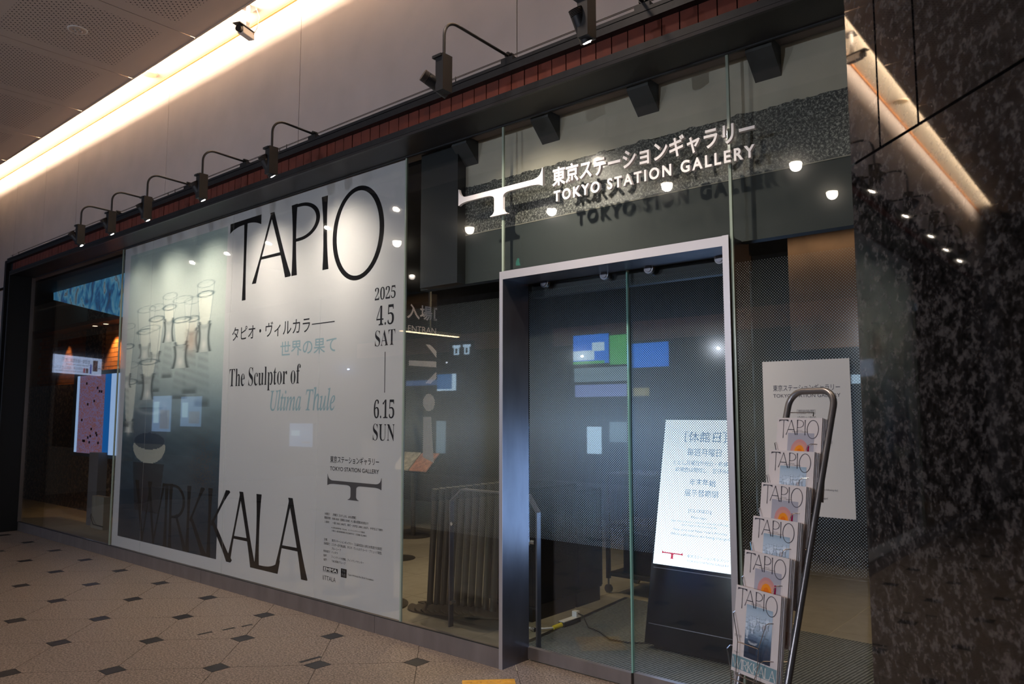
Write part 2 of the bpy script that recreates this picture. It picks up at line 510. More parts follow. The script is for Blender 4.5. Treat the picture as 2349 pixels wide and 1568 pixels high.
def ell(cx, cy, rx, ry, n=48, a0=0, a1=2 * PI):
    return [(cx + rx * math.cos(a0 + (a1 - a0) * i / n), cy + ry * math.sin(a0 + (a1 - a0) * i / n)) for i in range(n if abs(a1 - a0) > 6.2 else n + 1)]


def cutz(poly, z, below=True):
    """clip a polygon to z>=zv (keep above) or <="""
    out = []; k = len(poly)
    for i in range(k):
        a, b = poly[i], poly[(i + 1) % k]
        ina = a[1] >= z if below else a[1] <= z; inb = b[1] >= z if below else b[1] <= z
        if ina: out.append(a)
        if ina != inb:
            t = (z - a[1]) / (b[1] - a[1]); out.append((a[0] + (b[0] - a[0]) * t, z))
    return out


def g_T(xl, xr, zt, zb, xs):
    m = (xl + xr) / 2; hh = 0.5 * (xr - xl)
    bar = [(xl, zt - 0.004), (xr, zt), (xr, zt - 0.088)]
    for i in range(1, 8):
        t = i / 8; bar.append((xr - (xr - xs) * t, zt - 0.045 * KW - 0.043 * (1 - t) ** 2.6))
    for i in range(1, 8):
        t = i / 8; bar.append((xs - (xs - xl) * t, zt - 0.048 * KW - 0.043 * t ** 2.6))
    bar.append((xl, zt - 0.095))
    stem = flare((xs, zt - 0.02), (xs + 0.005, zb), 0.06, 0.042, 0.062)
    return [('+', bar), ('+', cutz(stem, zb))]


def g_A(xa, xl, xr, zt, zb, k=1.0):
    a = flare((xa - 0.004, zt + 0.004), (xl, zb - 0.01), 0.036 * k, 0.028 * k, 0.065 * k)
    b = flare((xa - 0.012, zt + 0.012), (xr, zb - 0.01), 0.060 * k, 0.052 * k, 0.085 * k)
    zc = zb + (zt - zb) * 0.36; t = (zt - zc) / (zt - zb)
    bar = [(xa + (xl - xa) * t, zc - 0.012 * k), (xa + (xr - xa) * t, zc - 0.014 * k), (xa + (xr - xa) * (t - 0.03), zc + 0.014 * k), (xa + (xl - xa) * (t - 0.03), zc + 0.012 * k)]
    return [('+', cutz(cutz(a, zb), zt + 0.003, False)), ('+', cutz(cutz(b, zb), zt + 0.003, False)), ('+', bar)]


def g_P(x, xr, zt, zb, k=1.0):
    zm = zt - (zt - zb) * 0.53; r = (zt - zm) / 2; cz = (zt + zm) / 2
    o = [(x, zt)] + [(x + 0.08 * k + (xr - x - 0.08 * k) * math.sin(a), cz + r * math.cos(a)) for a in [PI * i / 22 for i in range(23)]] + [(x, zm)]
    i_ = [(x + 0.03 * k, zt - 0.026 * k)] + [(x + 0.08 * k + (xr - x - 0.08 * k - 0.052 * k * KW) * math.sin(a), cz + (r - 0.028 * k * KW) * math.cos(a)) for a in [PI * i / 22 for i in range(23)]] + [(x + 0.03 * k, zm + 0.026 * k)]
    return [('+', o), ('-', i_), ('+', cutz(flare((x, zt + 0.004), (x + 0.02, zb - 0.003), 0.085 * k, 0.05 * k, 0.08 * k), zb))]


def g_I(x0, x1, zt, zb, k=1.0): return [('+', cutz(cutz(flare((x0, zt + 0.004), (x1, zb - 0.004), 0.085 * k, 0.048 * k, 0.08 * k), zb), zt, False))]


def g_O(cx, cz, rx, rz): return [('+', ell(cx, cz, rx, rz)), ('-', ell(cx, cz, rx - 0.052 * KW, rz - 0.036 * KW))]


def g_R(x, xr, zt, zb):
    zm = zt - (zt - zb) * 0.5
    return g_P(x, xr, zt, zb, 0.9) + [('+', cutz(flare((x + 0.12, zm + 0.02), (xr + 0.04, zb - 0.01), 0.04, 0.045, 0.08), zb))]


def g_K(x, xr, zt, zb):
    zm = zb + (zt - zb) * 0.47
    return g_I(x, x, zt, zb, 0.95) + [('+', cutz(flare((xr - 0.03, zt + 0.01), (x + 0.035, zm), 0.075, 0.030, 0.03), zt, False)),
                                      ('+', cutz(flare((x + 0.045, zm + 0.045), (xr + 0.03, zb - 0.01), 0.035, 0.055, 0.09), zb))]


def g_L(x, xr, zt, zb):
    s = g_I(x, x - 0.005, zt, zb, 0.95)
    foot = [(x - 0.02, zb), (xr, zb), (xr + 0.03, zb + 0.11)]
    for i in range(1, 9):
        t = i / 9; foot.append((xr + 0.03 - (xr - x) * t, zb + 0.035 + 0.075 * (1 - t) ** 3.2))
    foot.append((x - 0.02, zb + 0.035))
    return s + [('+', foot)]


def g_W(x0, x1, zt, zb):
    m0 = x0 + (x1 - x0) * 0.30; m1 = x0 + (x1 - x0) * 0.70; mid = (x0 + x1) / 2
    return [('+', cutz(cutz(flare((x0, zt + 0.01), (m0, zb), 0.08, 0.05, 0.035), zt, False), zb)),
            ('+', cutz(cutz(flare((m0 - 0.01, zb), (mid + 0.02, zt + 0.01), 0.03, 0.026, 0.05), zt, False), zb)),
            ('+', cutz(cutz(flare((mid - 0.02, zt + 0.01), (m1, zb), 0.07, 0.05, 0.035), zt, False), zb)),
            ('+', cutz(cutz(flare((m1 - 0.01, zb), (x1, zt + 0.01), 0.03, 0.026, 0.06), zt, False), zb))]


def tapio(): return [g_T(-6.36, -5.844, 3.238, 2.503, -6.095), g_A(-5.667, -5.935, -5.409, 3.222, 2.634), g_P(-5.345, -4.987, 3.23, 2.634),
         g_I(-4.93, -4.90, 3.226, 2.631), g_O(-4.508, 2.863, 0.308, 0.362)]
TAPIO = tapio()
WIRK = [g_W(-8.03, -7.43, 0.831, 0.232), g_I(-7.372, -7.372, 0.83, 0.232), g_R(-7.29, -7.0, 0.83, 0.232), g_K(-6.93, -6.64, 0.835, 0.232),
        g_K(-6.54, -6.20, 0.838, 0.23), g_A(-6.015, -6.20, -5.80, 0.837, 0.229), g_L(-5.745, -5.44, 0.838, 0.229), g_A(-5.281, -5.475, -5.073, 0.836, 0.23)]


def cdt_regions(polys, eps=1e-5):
    """polys: list of (key, pts). returns verts, [(tri, set(keys))]"""
    vs = []; fs = []
    for k, p in polys:
        if sum(p[q - 1][0] * p[q][1] - p[q][0] * p[q - 1][1] for q in range(len(p))) < 0: p = p[::-1]
        b = len(vs); vs += [Vector(q) for q in p]; fs.append(list(range(b, b + len(p))))
    r = delaunay_2d_cdt(vs, [], fs, 1, eps)
    return r[0], [(tuple(f), set(polys[i][0] for i in ids)) for f, ids in zip(r[2], r[5])]


def glyph_tris(glyphs):
    """one flat mesh (2d verts, tris) per glyph"""
    out = []
    for g in glyphs:
        vs, tr = cdt_regions([((s, i), p) for i, (s, p) in enumerate(g)])
        keep = []
        for f, ks in tr:
            plus = [k[1] for k in ks if k[0] == '+']; minus = [k[1] for k in ks if k[0] == '-']
            if plus and not (minus and all(p < min(minus) for p in plus)): keep.append(f)
        out.append((vs, keep))
    return out


# ------------------------------------------------------------------ passage floor
FLOOR = sempty('floor', (0, 0, 0), 'speckled granite passage floor with small dark insets', 'floor')
base = MB().box(-16, 4, -11, 0.3, -0.06, -0.004).build('floor_bed', M_grout, FLOOR)
P = 0.5935; A0 = -5.395; B0 = -1.958; S2 = math.sqrt(2)


def ab(a, b): return ((a + b) / S2, (b - a) / S2 - 3.5029)


def clipy(poly, ymax):
    out = []; k = len(poly)
    for i in range(k):
        p, q = poly[i], poly[(i + 1) % k]
        if p[1] <= ymax: out.append(p)
        if (p[1] <= ymax) != (q[1] <= ymax):
            t = (ymax - p[1]) / (q[1] - p[1]); out.append((p[0] + (q[0] - p[0]) * t, ymax))
    return out


h = 0.058; c_ = h * S2; g_ = 0.0018
for i in range(-16, 22):
    for j in range(-16, 18):
        a, b = A0 + i * P, B0 + j * P
        x, y = ab(a, b)
        if -13.4 < x < 2.0 and -3.9 < y < 0.3:
            sq = [(x - h + g_, y - h + g_), (x + h - g_, y - h + g_), (x + h - g_, y + h - g_), (x - h + g_, y + h - g_)]
            sq = clipy(sq, 0.24)
            if len(sq) > 2: MB().prism([(q[0], q[1], -0.01) for q in sq], (0, 0, 1), 0.0102).build('dark_inset', M_dark, FLOOR)
        xc, yc = ab(a + P / 2, b + P / 2)
        if -13.4 < xc < 2.0 and -4.0 < yc < 0.75:
            e = P - g_; k = c_
            o8 = [(g_, k), (k, g_), (e - k, g_), (e, k), (e, e - k), (e - k, e), (k, e), (g_, e - k)]
            pl = clipy([ab(a + u, b + v) for u, v in o8], 0.24)
            if len(pl) > 2:
                MB().prism([(q[0], q[1], -0.012) for q in pl], (0, 0, 1), 0.012 + random.uniform(-0.0003, 0.0003)).build('floor_tile', M_floor, FLOOR)
MB().box(-16, 4, -11, -3.85, -0.02, -0.0005).build('floor_far', M_floor, FLOOR)
for x, y, l, lb_ in ((-5.09, -0.76, 0.10, 'nearest'), (-5.065, -0.60, 0.09, 'middle'), (-5.045, -0.47, 0.08, 'farthest')):
    tag(MB().prism([(x - 0.012, y - l / 2, 0.0004), (x + 0.014, y - l / 2, 0.0004), (x + 0.018, y + l / 2, 0.0004), (x - 0.008, y + l / 2, 0.0004)], (0, 0, 1), 0.0004).build('tape_residue', M_blk), 'black tape scrap on the floor, %s in the broken line of three' % lb_, 'tape')
tag(MB().prism([(-4.075, -0.70, 0.0004), (-4.045, -0.70, 0.0004), (-4.04, -0.55, 0.0004), (-4.07, -0.55, 0.0004)], (0, 0, 1), 0.0004).build('tape_residue', M_blk), 'single black tape scrap stuck near the steel door post', 'tape')
tt = thing('tactile_paving_tile', 'yellow tactile paving tile in front of the door post', 'paving tile', (-2.87, -0.30, 0))
d45 = [(-2.87, -0.085), (-2.66, -0.295), (-2.87, -0.505), (-3.08, -0.295)]
MB().prism([(x, y, 0.0005) for x, y in d45], (0, 0, 1), 0.004).build('tile_body', M_yel, tt)
for i in range(-2, 3):
    for j in range(-2, 3):
        u, v = i * 0.055, j * 0.055
        MB().cyl((-2.87 + (u + v) / S2, -0.295 + (v - u) / S2, 0.0045), (-2.87 + (u + v) / S2, -0.295 + (v - u) / S2, 0.009), 0.016, 0.011, 10).build('stud', M_yel, tt)

# ------------------------------------------------------------------ passage ceiling, cove, upper wall
CE = sempty('ceiling', (0, 0, 4.98), 'brown perforated metal panel ceiling of the passage', 'ceiling')
for k in range(-7, 5):
    xc = -7.25 + 1.32 * k
    for r, (y0, y1, yc) in enumerate(((-1.70, -0.254, -1.03), (-3.02, -1.705, -2.36), (-4.34, -3.025, -3.68))):
        if r and not -9 < xc < 1: continue
        mb = MB().box(xc - 0.655, xc + 0.655, y0, y1, 4.98, 4.992)
        me = [(v[0] - xc, v[1] - yc, v[2] - 4.98) for v in mb.v]; mb.v = me
        o = mb.build('ceiling_panel', M_perf, CE, local=True); o.location = (xc, yc, 0)
MB().box(-16, 3.5, -11, -4.34, 4.98, 5.0).build('ceiling_far', pbr('dark far ceiling', (0.10, 0.085, 0.075), 0.8), CE)
MB().box(-16, 3.5, -4.4, -0.40, 4.994, 5.0).build('ceiling_backing', M_grout, CE)
MB().box(-16, 3.5, -0.268, -0.254, 4.974, 4.984).build('ceiling_lip', M_ceilplain, CE)
MB().box(-16, 3.5, -0.42, 0.2, 5.06, 5.10).build('cove_ceiling', M_recess, CE)
MB().box(-16, 3.5, -0.44, -0.42, 4.99, 5.10).build('cove_back', M_recess, CE)
sd = thing('ceiling_speaker', 'flat round beige disc in the bright ceiling cove', 'speaker', (-7.84, -0.128, 5.05))
MB().cyl((-7.84, -0.128, 5.059), (-7.84, -0.128, 5.048), 0.075, 0.072, 32).build('cover', pbr('beige plastic', (0.55, 0.42, 0.27), 0.6), sd, smooth=True)
MB().cyl((-7.84, -0.128, 5.06), (-7.84, -0.128, 5.055), 0.082, 0.080, 32).build('rim', M_recess, sd, smooth=True)
sp = thing('ceiling_spotlight', 'small round recessed spotlight in the perforated ceiling panel', 'light', (-7.26, -1.03, 4.98))
MB().cyl((-7.26, -1.03, 4.981), (-7.26, -1.03, 4.974), 0.085, 0.082, 28).build('rim', M_white, sp, smooth=True)
MB().cyl((-7.26, -1.03, 4.975), (-7.26, -1.03, 4.972), 0.07, 0.07, 28).build('lens', M_ceilplain, sp)
for dx, dy in ((-.03, 0), (.03, 0), (0, .03), (0, -.03)):
    MB().sphere((-7.26 + dx, -1.03 + dy, 4.972), 0.014, 8, 6, (1, 1, .5)).build('led', M_chrome, sp, smooth=True)

WALL = sempty('wall_front', (0, 0.037, 3.3), 'grey-brown plaster wall above the shopfront with thin vertical joints', 'wall')
xs = [-16, -12.35, -11.22, -10.10, -7.72, -5.338, -2.95, -0.57, 3.5]
for a, b in zip(xs[:-1], xs[1:]):
    MB().box(a + 0.003, b - 0.003, 0.037, 0.08, 3.345, 5.058).build('plaster_panel', M_plaster, WALL)
MB().box(-16, 3.5, 0.06, 0.16, 3.345, 5.06).build('wall_backing', pbr('joint backing', (0.25, 0.2, 0.18), 0.9), WALL)  # darker backing colour visible in the panel joints
MB().box(-16, 3.5, 0.020, 0.04, 5.040, 5.062).build('shadow_gap', M_orange, WALL)
MB().box(-16, -12.0, 0.037, 0.12, 0.0, 3.30).build('wall_pier', M_plaster, WALL)

# ------------------------------------------------------------------ storefront frame
FR = sempty('trim_1', (-5.0, -0.2, 0), 'black steel storefront surround with two long beams', 'trim')
XL, XR = -11.37, 1.6
MB().box(XL, XR, -0.27, -0.262, 3.338, 3.375).build('lower_beam', M_black, FR)
MB().box(XL, XR, -0.274, -0.255, 3.316, 3.334).build('beam_lip', pbr('lip steel', (0.06, 0.057, 0.06), 0.3, 0.6), FR)
MB().box(XL, XR, -0.262, 0.03, 3.322, 3.36).build('soffit', M_soffit, FR)
MB().box(XL, XR, 0.0, 0.012, 3.314, 3.322).build('head_channel', M_blk, FR)
MB().box(-11.55, XR, -0.27, -0.20, 3.495, 3.535).build('upper_beam', M_black, FR)
MB().box(-11.55, XR, -0.25, 0.036, 3.535, 3.545).build('beam_gap', M_blk, FR)
MB().box(-11.55, XR, -0.262, -0.235, 3.545, 3.565).build('top_flange', M_black, FR)
MB().box(-11.60, -11.535, -0.27, -0.20, 0.0, 3.535).build('outer_post', M_black, FR)
MB().box(-11.40, -11.365, -0.27, -0.255, 0.0, 3.375).build('inner_post', M_black, FR)
MB().box(-11.40, -11.37, -0.255, 0.03, 0.0, 3.36).build('reveal', M_blk, FR)
MB().box(-11.56, -11.40, -0.22, 0.03, 0.0, 3.52).build('post_infill', M_blk, FR)
MB().box(-12.05, -11.60, -0.06, 0.036, 0.0, 3.545).build('side_infill', M_blk, FR)
BR = sempty('wall_brick_band', (-5.0, -0.2, 3.37), 'band of upright dark red brick tiles between the black beams', 'wall')
bw = 0.0996
for k in range(0, 131):
    x0 = -2.678 + bw * (k - 88)
    if x0 < XL - 0.15 or x0 > XR - 0.1: continue
    dy = random.uniform(-0.0015, 0.0015)
    MB().box(x0 + 0.003, x0 + bw - 0.003, -0.222 + dy, -0.19, 3.372, 3.497).build('brick', M_brick, BR)
MB().box(-11.5, XR, -0.19, -0.17, 3.36, 3.5).build('brick_backing', M_blk, BR)
# sill
SI = sempty('trim_2', (-7.2, 0, 0), 'grey brushed metal sill along the foot of the window glass', 'trim')
for a, b in ((-11.37, -9.0), (-9.0, -6.6), (-6.6, -4.2), (-4.2, -3.052)):
    MB().box(a + 0.0015, b - 0.0015, -0.004, 0.05, 0.0, 0.112).build('sill_section', M_steeldk, SI)
MB().box(-11.37, -3.05, 0.0, 0.006, 0.112, 0.117).build('sill_gasket', M_blk, SI)
MB().box(-1.55, XR, -0.004, 0.05, 0.0, 0.085).build('sill_section', M_steeldk, SI)

# glass panes
WN = 0


def pane(x0, x1, z0, z1, y=0.012, lab=''):
    global WN; WN += 1
    r = sempty('window_%d' % WN, ((x0 + x1) / 2, y, z0), lab, 'window')
    MB().box(x0 + 0.003, x1 - 0.003, y, y + 0.010, z0, z1).build('glass_pane', M_glass, r)
    return r


W1 = pane(-11.36, -8.60, 0.115, 3.318, lab='leftmost clear glass pane showing a lit screen and brick wall inside')
W2 = pane(-8.60, -6.30, 0.115, 3.318, lab='glass pane covered by the photo half of the exhibition poster')
W3 = pane(-6.30, -3.957, 0.115, 3.318, lab='glass pane covered by the dated half of the exhibition poster')
W4 = pane(-3.957, -3.04, 0.115, 3.318, lab='narrow dotted glass pane left of the steel door post')
W5 = pane(-3.04, -1.545, 2.384, 3.318, lab='glass transom above the entrance door behind the white lettering')
W6 = pane(-1.545, 0.4, 0.09, 3.318, lab='dotted glass pane right of the door behind the leaflet rack')
W7 = pane(0.4, XR, 0.09, 3.318, lab='glass pane hidden behind the granite pillar')
for wd, x in ((W1, -8.60), (W4, -3.955), (W4, -3.045), (W5, -1.545)):
    MB().box(x - 0.007, x + 0.007, 0.010, 0.024, (0.115 if x < -3.2 else (2.384 if x < -3 else 0.09)), 3.318).build('glass_joint', M_gedge, wd)
MB().box(-11.375, -11.36, -0.01, 0.03, 0.115, 3.32).build('edge_channel', M_steeldk, W1)
M_dot1 = dots_mat('dot print left', 0.75, 2.225); M_dot2 = dots_mat('dot print right', 0.80, 2.245); M_dot3 = dots_mat('dot print doors', 0.735, 2.29)


def dotfilm(parent, x0, x1, z0, z1, y, mat):
    mb = MB().add([(x0, y, z0), (x1, y, z0), (x1, y, z1), (x0, y, z1)], [(0, 1, 2, 3)])
    o = mb.build('dot_print', mat, parent)
    # object space = world x,z so the lattice runs on
    off = parent.location if parent else Vector((0, 0, 0))
    for v in o.data.vertices: v.co += off
    o.location = -off
    return o


dotfilm(W4, -3.945, -3.055, 0.72, 2.26, 0.0235, M_dot1)
dotfilm(W6, -1.535, 0.38, 0.76, 2.28, 0.0235, M_dot2)

# door portal
PO = sempty('door_1', (-2.29, 0.1, 0), 'brushed steel door portal with two frameless dotted glass sliding leaves', 'door')
MB().box(-3.052, -3.030, -0.006, 0.245, 0.0, 2.381).build('jamb', M_steel, PO)
MB().box(-3.056, -3.0295, -0.008, -0.004, 0.0, 2.381).build('jamb_face', pbr('satin steel edge', (0.45, 0.42, 0.43), 0.4, 0.6), PO)
MB().box(-1.585, -1.556, -0.006, 0.245, 0.0, 2.381).build('jamb', M_steel, PO)
MB().box(-1.587, -1.554, -0.008, -0.004, 0.0, 2.384).build('jamb_face', MATS['satin steel edge'], PO)
MB().box(-3.030, -1.585, -0.006, 0.245, 2.334, 2.381).build('lintel', M_steel, PO)
MB().box(-3.030, -1.587, -0.008, -0.004, 2.332, 2.382).build('lintel_face', MATS['satin steel edge'], PO)
MB().box(-3.03, -1.58, 0.285, 0.34, 2.25, 2.334).build('track_housing', M_blk, PO)
for (x0, x1, y, nm) in ((-3.032, -2.296, 0.246, 'left'), (-2.290, -1.56, 0.262, 'right')):
    lf = MB().box(x0, x1, y, y + 0.01, 0.074, 2.333).build('door_leaf', M_gdoor, PO)
    lf['label'] = 'glass leaf of the sliding door, %s of the centre joint' % nm
    dm = MB().add([(x0, y + 0.0112, 0.70), (x1, y + 0.0112, 0.70), (x1, y + 0.0112, 2.32), (x0, y + 0.0112, 2.32)], [(0, 1, 2, 3)])
    od = dm.build('dot_print', M_dot3, lf)
    for v in od.data.vertices: v.co += PO.location
    od.location = -PO.location
    MB().box(x0 + 0.002, x1, y - 0.012, y + 0.022, 0.006, 0.076).build('bottom_rail', M_steeldk, PO)
MB().box(-2.2985, -2.289, 0.243, 0.262, 0.076, 2.333).build('leaf_edge', pbr('green glass edge', (0.20, 0.42, 0.36), 0.12, 0.0, coat=1.0), PO)
for x in (-2.884, -2.436, -2.137, -1.708):
    f = MB().cyl((x, 0.246, 2.323), (x, 0.222, 2.323), 0.030, 0.030, 24).build('hanger_disc', M_chrome, PO, smooth=True)
    MB().cyl((x, 0.224, 2.323), (x, 0.216, 2.323), 0.022, 0.020, 24).build('cap', M_steel, f, smooth=True)

# interior spandrel behind the transom: plaster, granite band, grey board
IW = sempty('wall_transom', (-2.3, 0.2, 2.37), 'wall behind the transom glass: cream plaster over a dark granite band', 'wall')
MB().box(-3.94, 1.5, 0.15, 0.22, 3.038, 3.6).build('plaster_face', M_iplaster, IW)
mb = MB(); n = 260
rg = [3.030 + random.uniform(0, 0.012) + 0.012 * max(0, math.sin(i * 0.7) * math.sin(i * 0.23)) for i in range(n + 1)]
pts = [(-3.94, 0.146, 2.712), (1.5, 0.146, 2.712)] + [(1.5 - 5.44 * i / n, 0.146, rg[i]) for i in range(n + 1)]
mb.prism(pts, (0, 1, 0), 0.06).build('granite_band', M_igran, IW)
MB().box(-3.94, 1.5, 0.150, 0.22, 2.376, 2.712).build('spandrel_board', M_teal, IW)
MB().box(-3.94, 1.5, 0.147, 0.151, 2.706, 2.713).build('band_edge', pbr('pale edge', (0.2, 0.19, 0.15), 0.6), IW)
for x in (-2.75, -2.35, -1.98, -1.62):
    MB().box(x - 0.028, x + 0.028, 0.142, 0.151, 2.386, 2.412).build('socket_plate', M_teal, IW)
for x in (-3.43, -2.745, -2.055, -1.365, -0.675):
    MB().prism([(x - 0.09, 0.03, 3.30), (x - 0.09, 0.152, 3.185), (x - 0.09, 0.152, 3.34), (x - 0.09, 0.03, 3.34)], (1, 0, 0), 0.135).build('bracket', pbr('bracket paint', (0.04, 0.042, 0.042), 0.6), IW)
MB().box(-3.86, -3.50, 0.07, 0.15, 2.376, 3.33).build('dark_reflection', pbr('reflection black', (0.012, 0.014, 0.015), 0.4), IW)  # added black box standing in for a dark silhouette reflected in the glass

# ------------------------------------------------------------------ gallery interior shell
IF = sempty('floor_interior', (0, 0, 0), 'beige tiled floor inside the gallery', 'floor')
MB().box(-16, 3, 0.05, 7.2, -0.05, -0.002).build('floor_bed', M_igrout, IF)
for i in range(0, 31):
    for j in range(0, 9):
        x0 = -15.6 + 0.6 * i; y0 = 0.30 + 0.6 * j
        if j == 0: y0 = 0.30
        if x0 > 1.2: continue
        if j > 5 and x0 > -9: pass
        MB().box(x0 + 0.002, x0 + 0.598, y0 + 0.002, y0 + 0.598, -0.006, 0.0).build('floor_tile', M_itile, IF)
MB().box(-16, -3.05, 0.05, 0.298, -0.006, 0.0).build('floor_border', M_itile, IF)
MB().box(-1.56, 3, 0.05, 0.298, -0.006, 0.0).build('floor_border', M_itile, IF)
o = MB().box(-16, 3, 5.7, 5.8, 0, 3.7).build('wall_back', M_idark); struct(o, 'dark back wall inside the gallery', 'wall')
o = MB().box(-2.35, 1.6, 3.0, 3.1, 2.05, 3.5).build('wall_right', pbr('brown wall panel', (0.20, 0.12, 0.075), 0.6, var=0.2, scale=4)); struct(o, 'brown panelled wall inside right of the door, lit along its top', 'wall')
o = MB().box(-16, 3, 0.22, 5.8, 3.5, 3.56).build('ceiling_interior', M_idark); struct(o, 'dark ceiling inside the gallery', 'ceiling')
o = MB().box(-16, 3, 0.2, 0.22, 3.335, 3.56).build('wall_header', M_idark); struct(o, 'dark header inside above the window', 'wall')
# left end: granite pier, brick wall with scallop lights, mural
o = MB().box(-15.9, -13.15, 1.38, 1.5, 0, 2.0).build('wall_left', M_igran2); struct(o, 'brown granite wall inside behind the leftmost pane', 'wall')
IB = sempty('wall_brick', (-11.8, 1.45, 0), 'orange brick wall inside lit by a small downlight', 'wall')
M_ob = pbr('orange brick', (0.50, 0.20, 0.07), 0.8, var=0.2, scale=9)
MB().box(-15.9, -9.6, 1.42, 1.5, 0, 3.5).build('brick_bed', pbr('brick mortar', (0.45, 0.33, 0.22), 0.9), IB)
zz = 0.0; row = 0
while zz < 2.9:
    x = (-15.26 if zz > 1.95 else -12.5) - (0.12 if row % 2 else 0)
    while x < -10.9:
        if zz > 1.95 or x > -11.0 - 0.3:
            MB().box(x + 0.004, x + 0.226, 1.405, 1.43, zz + 0.004, zz + 0.066).build('brick', M_ob, IB)
        x += 0.23
    zz += 0.070; row += 1
o = MB().box(-13.15, -12.5, 1.36, 1.43, 0, 3.5).build('wall_pier_inside', M_igran2); struct(o, 'granite pier beside the lit brick wall', 'wall')
o = MB().box(-12.5, -11.3, 1.34, 1.42, 0.0, 0.95).build('wall_dado', M_igran2); struct(o, 'granite dado below the wall screen', 'wall')
o = MB().box(-15.8, -9.6, 1.10, 1.40, 2.87, 2.93).build('ceiling_bulkhead', pbr('bulkhead brown', (0.16, 0.07, 0.05), 0.6)); struct(o, 'low reddish soffit with small downlights inside', 'ceiling')
for x, y in ((-12.05, 1.22), (-12.45, 1.22)):
    t = thing('recessed_downlight', 'small recessed downlight over the brick wall, %s one' % ('right' if x > -12.2 else 'left'), 'light', (x, y, 2.86))
    MB().cyl((x, y, 2.869), (x, y, 2.862), 0.045, 0.045, 20).build('rim', M_chrome, t, smooth=True)
    MB().cyl((x, y, 2.864), (x, y, 2.860), 0.035, 0.035, 20).build('lamp', emis('small lamp glow', (1.0, 0.75, 0.5), 3.0), t)
mu = thing('mural_panel', 'blue painted mural panel high behind the leftmost pane', 'mural', (-12.2, 1.05, 2.85))
mp = [(-14.25 * 0.968, 1.5 + 2.29 * 0.968), (-12.11 * 0.968, 1.5 + 2.27 * 0.968), (-11.47 * 0.968, 1.5 + 2.10 * 0.968), (-10.6, 3.38), (-10.6, 2.80), (-11.4 * 0.968, 1.5 + 1.41 * 0.968), (-14.2 * 0.968, 1.5 + 1.94 * 0.968)]
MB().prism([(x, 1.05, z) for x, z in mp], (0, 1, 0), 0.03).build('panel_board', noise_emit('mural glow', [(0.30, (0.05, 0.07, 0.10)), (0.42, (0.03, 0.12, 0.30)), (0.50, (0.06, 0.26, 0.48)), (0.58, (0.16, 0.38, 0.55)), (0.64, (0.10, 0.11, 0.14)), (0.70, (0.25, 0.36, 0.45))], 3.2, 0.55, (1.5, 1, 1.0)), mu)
# interior screen on stand
ds = thing('display_screen', 'upright lit screen of a brick wall picture on a grey stand', 'screen', (-11.35, 0.9, 0))
MB().box(-12.27, -10.62, 0.90, 0.97, 0.90, 2.12).build('casing', pbr('casing blue grey', (0.05, 0.08, 0.11), 0.4), ds)
MB().box(-12.12, -12.02, 0.893, 0.899, 0.955, 2.06).build('screen_edge', emis('screen pale', (0.42, 0.62, 1.0), 0.8), ds)
MB().box(-12.02, -11.13, 0.892, 0.899, 0.95, 2.06).build('screen_picture', brick_mat('screen bricks', (0.30, 0.10, 0.07), (0.24, 0.19, 0.40), (0.26, 0.23, 0.42), 17.0, emit=0.55, bw=0.6, rh=0.3), ds)
random.seed(4)
for k in range(16):
    x = random.uniform(-11.95, -11.2); z = random.uniform(1.0, 2.0)
    MB().box(x, x + 0.045, 0.889, 0.892, z, z + 0.035).build('picture_hole', M_blk, ds)
MB().box(-11.13, -10.93, 0.892, 0.899, 0.95, 2.06).build('screen_blue', emis('screen blue', (0.01, 0.12, 0.42), 0.8), ds)
MB().box(-10.93, -10.66, 0.892, 0.899, 0.95, 2.06).build('screen_edge', MATS['screen pale'], ds)
MB().box(-11.25, -10.95, 0.78, 0.90, 0.0, 0.98).build('stand', pbr('grey stand', (0.16, 0.15, 0.16), 0.6), ds)
MB().box(-10.93, -10.55, 0.72, 0.80, 0.0, 0.42).build('stand_box', pbr('taupe box', (0.28, 0.25, 0.20), 0.6), ds)
MB().tube([(-11.0, 0.77, 0.25), (-10.9, 0.70, 0.15), (-10.75, 0.68, 0.06), (-10.5, 0.70, 0.05)], 0.006, 6).build('cable', M_blk, ds)

# ------------------------------------------------------------------ exhibition poster on the glass
PO_L = thing('exhibition_poster', 'huge white exhibition poster film filling two window panes', 'poster', (-6.26, 0.026, 0.11))
YP = 0.0255
PLN = ((0, YP - 0.0008, 0), (1, 0, 0), (0, 0, 1))
# white sheet: everything but photograph and the big letters
X0, X1, Z0, Z1 = -8.572, -3.962, 0.118, 3.312
px0, px1, pz0, pz1 = -8.43, -6.402, 0.228, 3.222
tg = glyph_tris(TAPIO); wg = glyph_tris(WIRK)
KW = 0.62; tg_thin = glyph_tris(tapio()); KW = 1.0
polys = [('sheet', [(X0, Z0), (X1, Z0), (X1, Z1), (X0, Z1)]), ('photo', [(px0, pz0), (px1, pz0), (px1, pz1), (px0, pz1)])]
for gi, g in enumerate(TAPIO + WIRK):
    for si, (s, p) in enumerate(g): polys.append(((s, gi, si), p))
vs, tr = cdt_regions(polys)


def inglyph(ks):
    for gi in set(k[1] for k in ks if isinstance(k, tuple)):
        plus = [k[2] for k in ks if isinstance(k, tuple) and k[1] == gi and k[0] == '+']
        minus = [k[2] for k in ks if isinstance(k, tuple) and k[1] == gi and k[0] == '-']
        if plus and not (minus and all(p < min(minus) for p in plus)): return gi
    return None


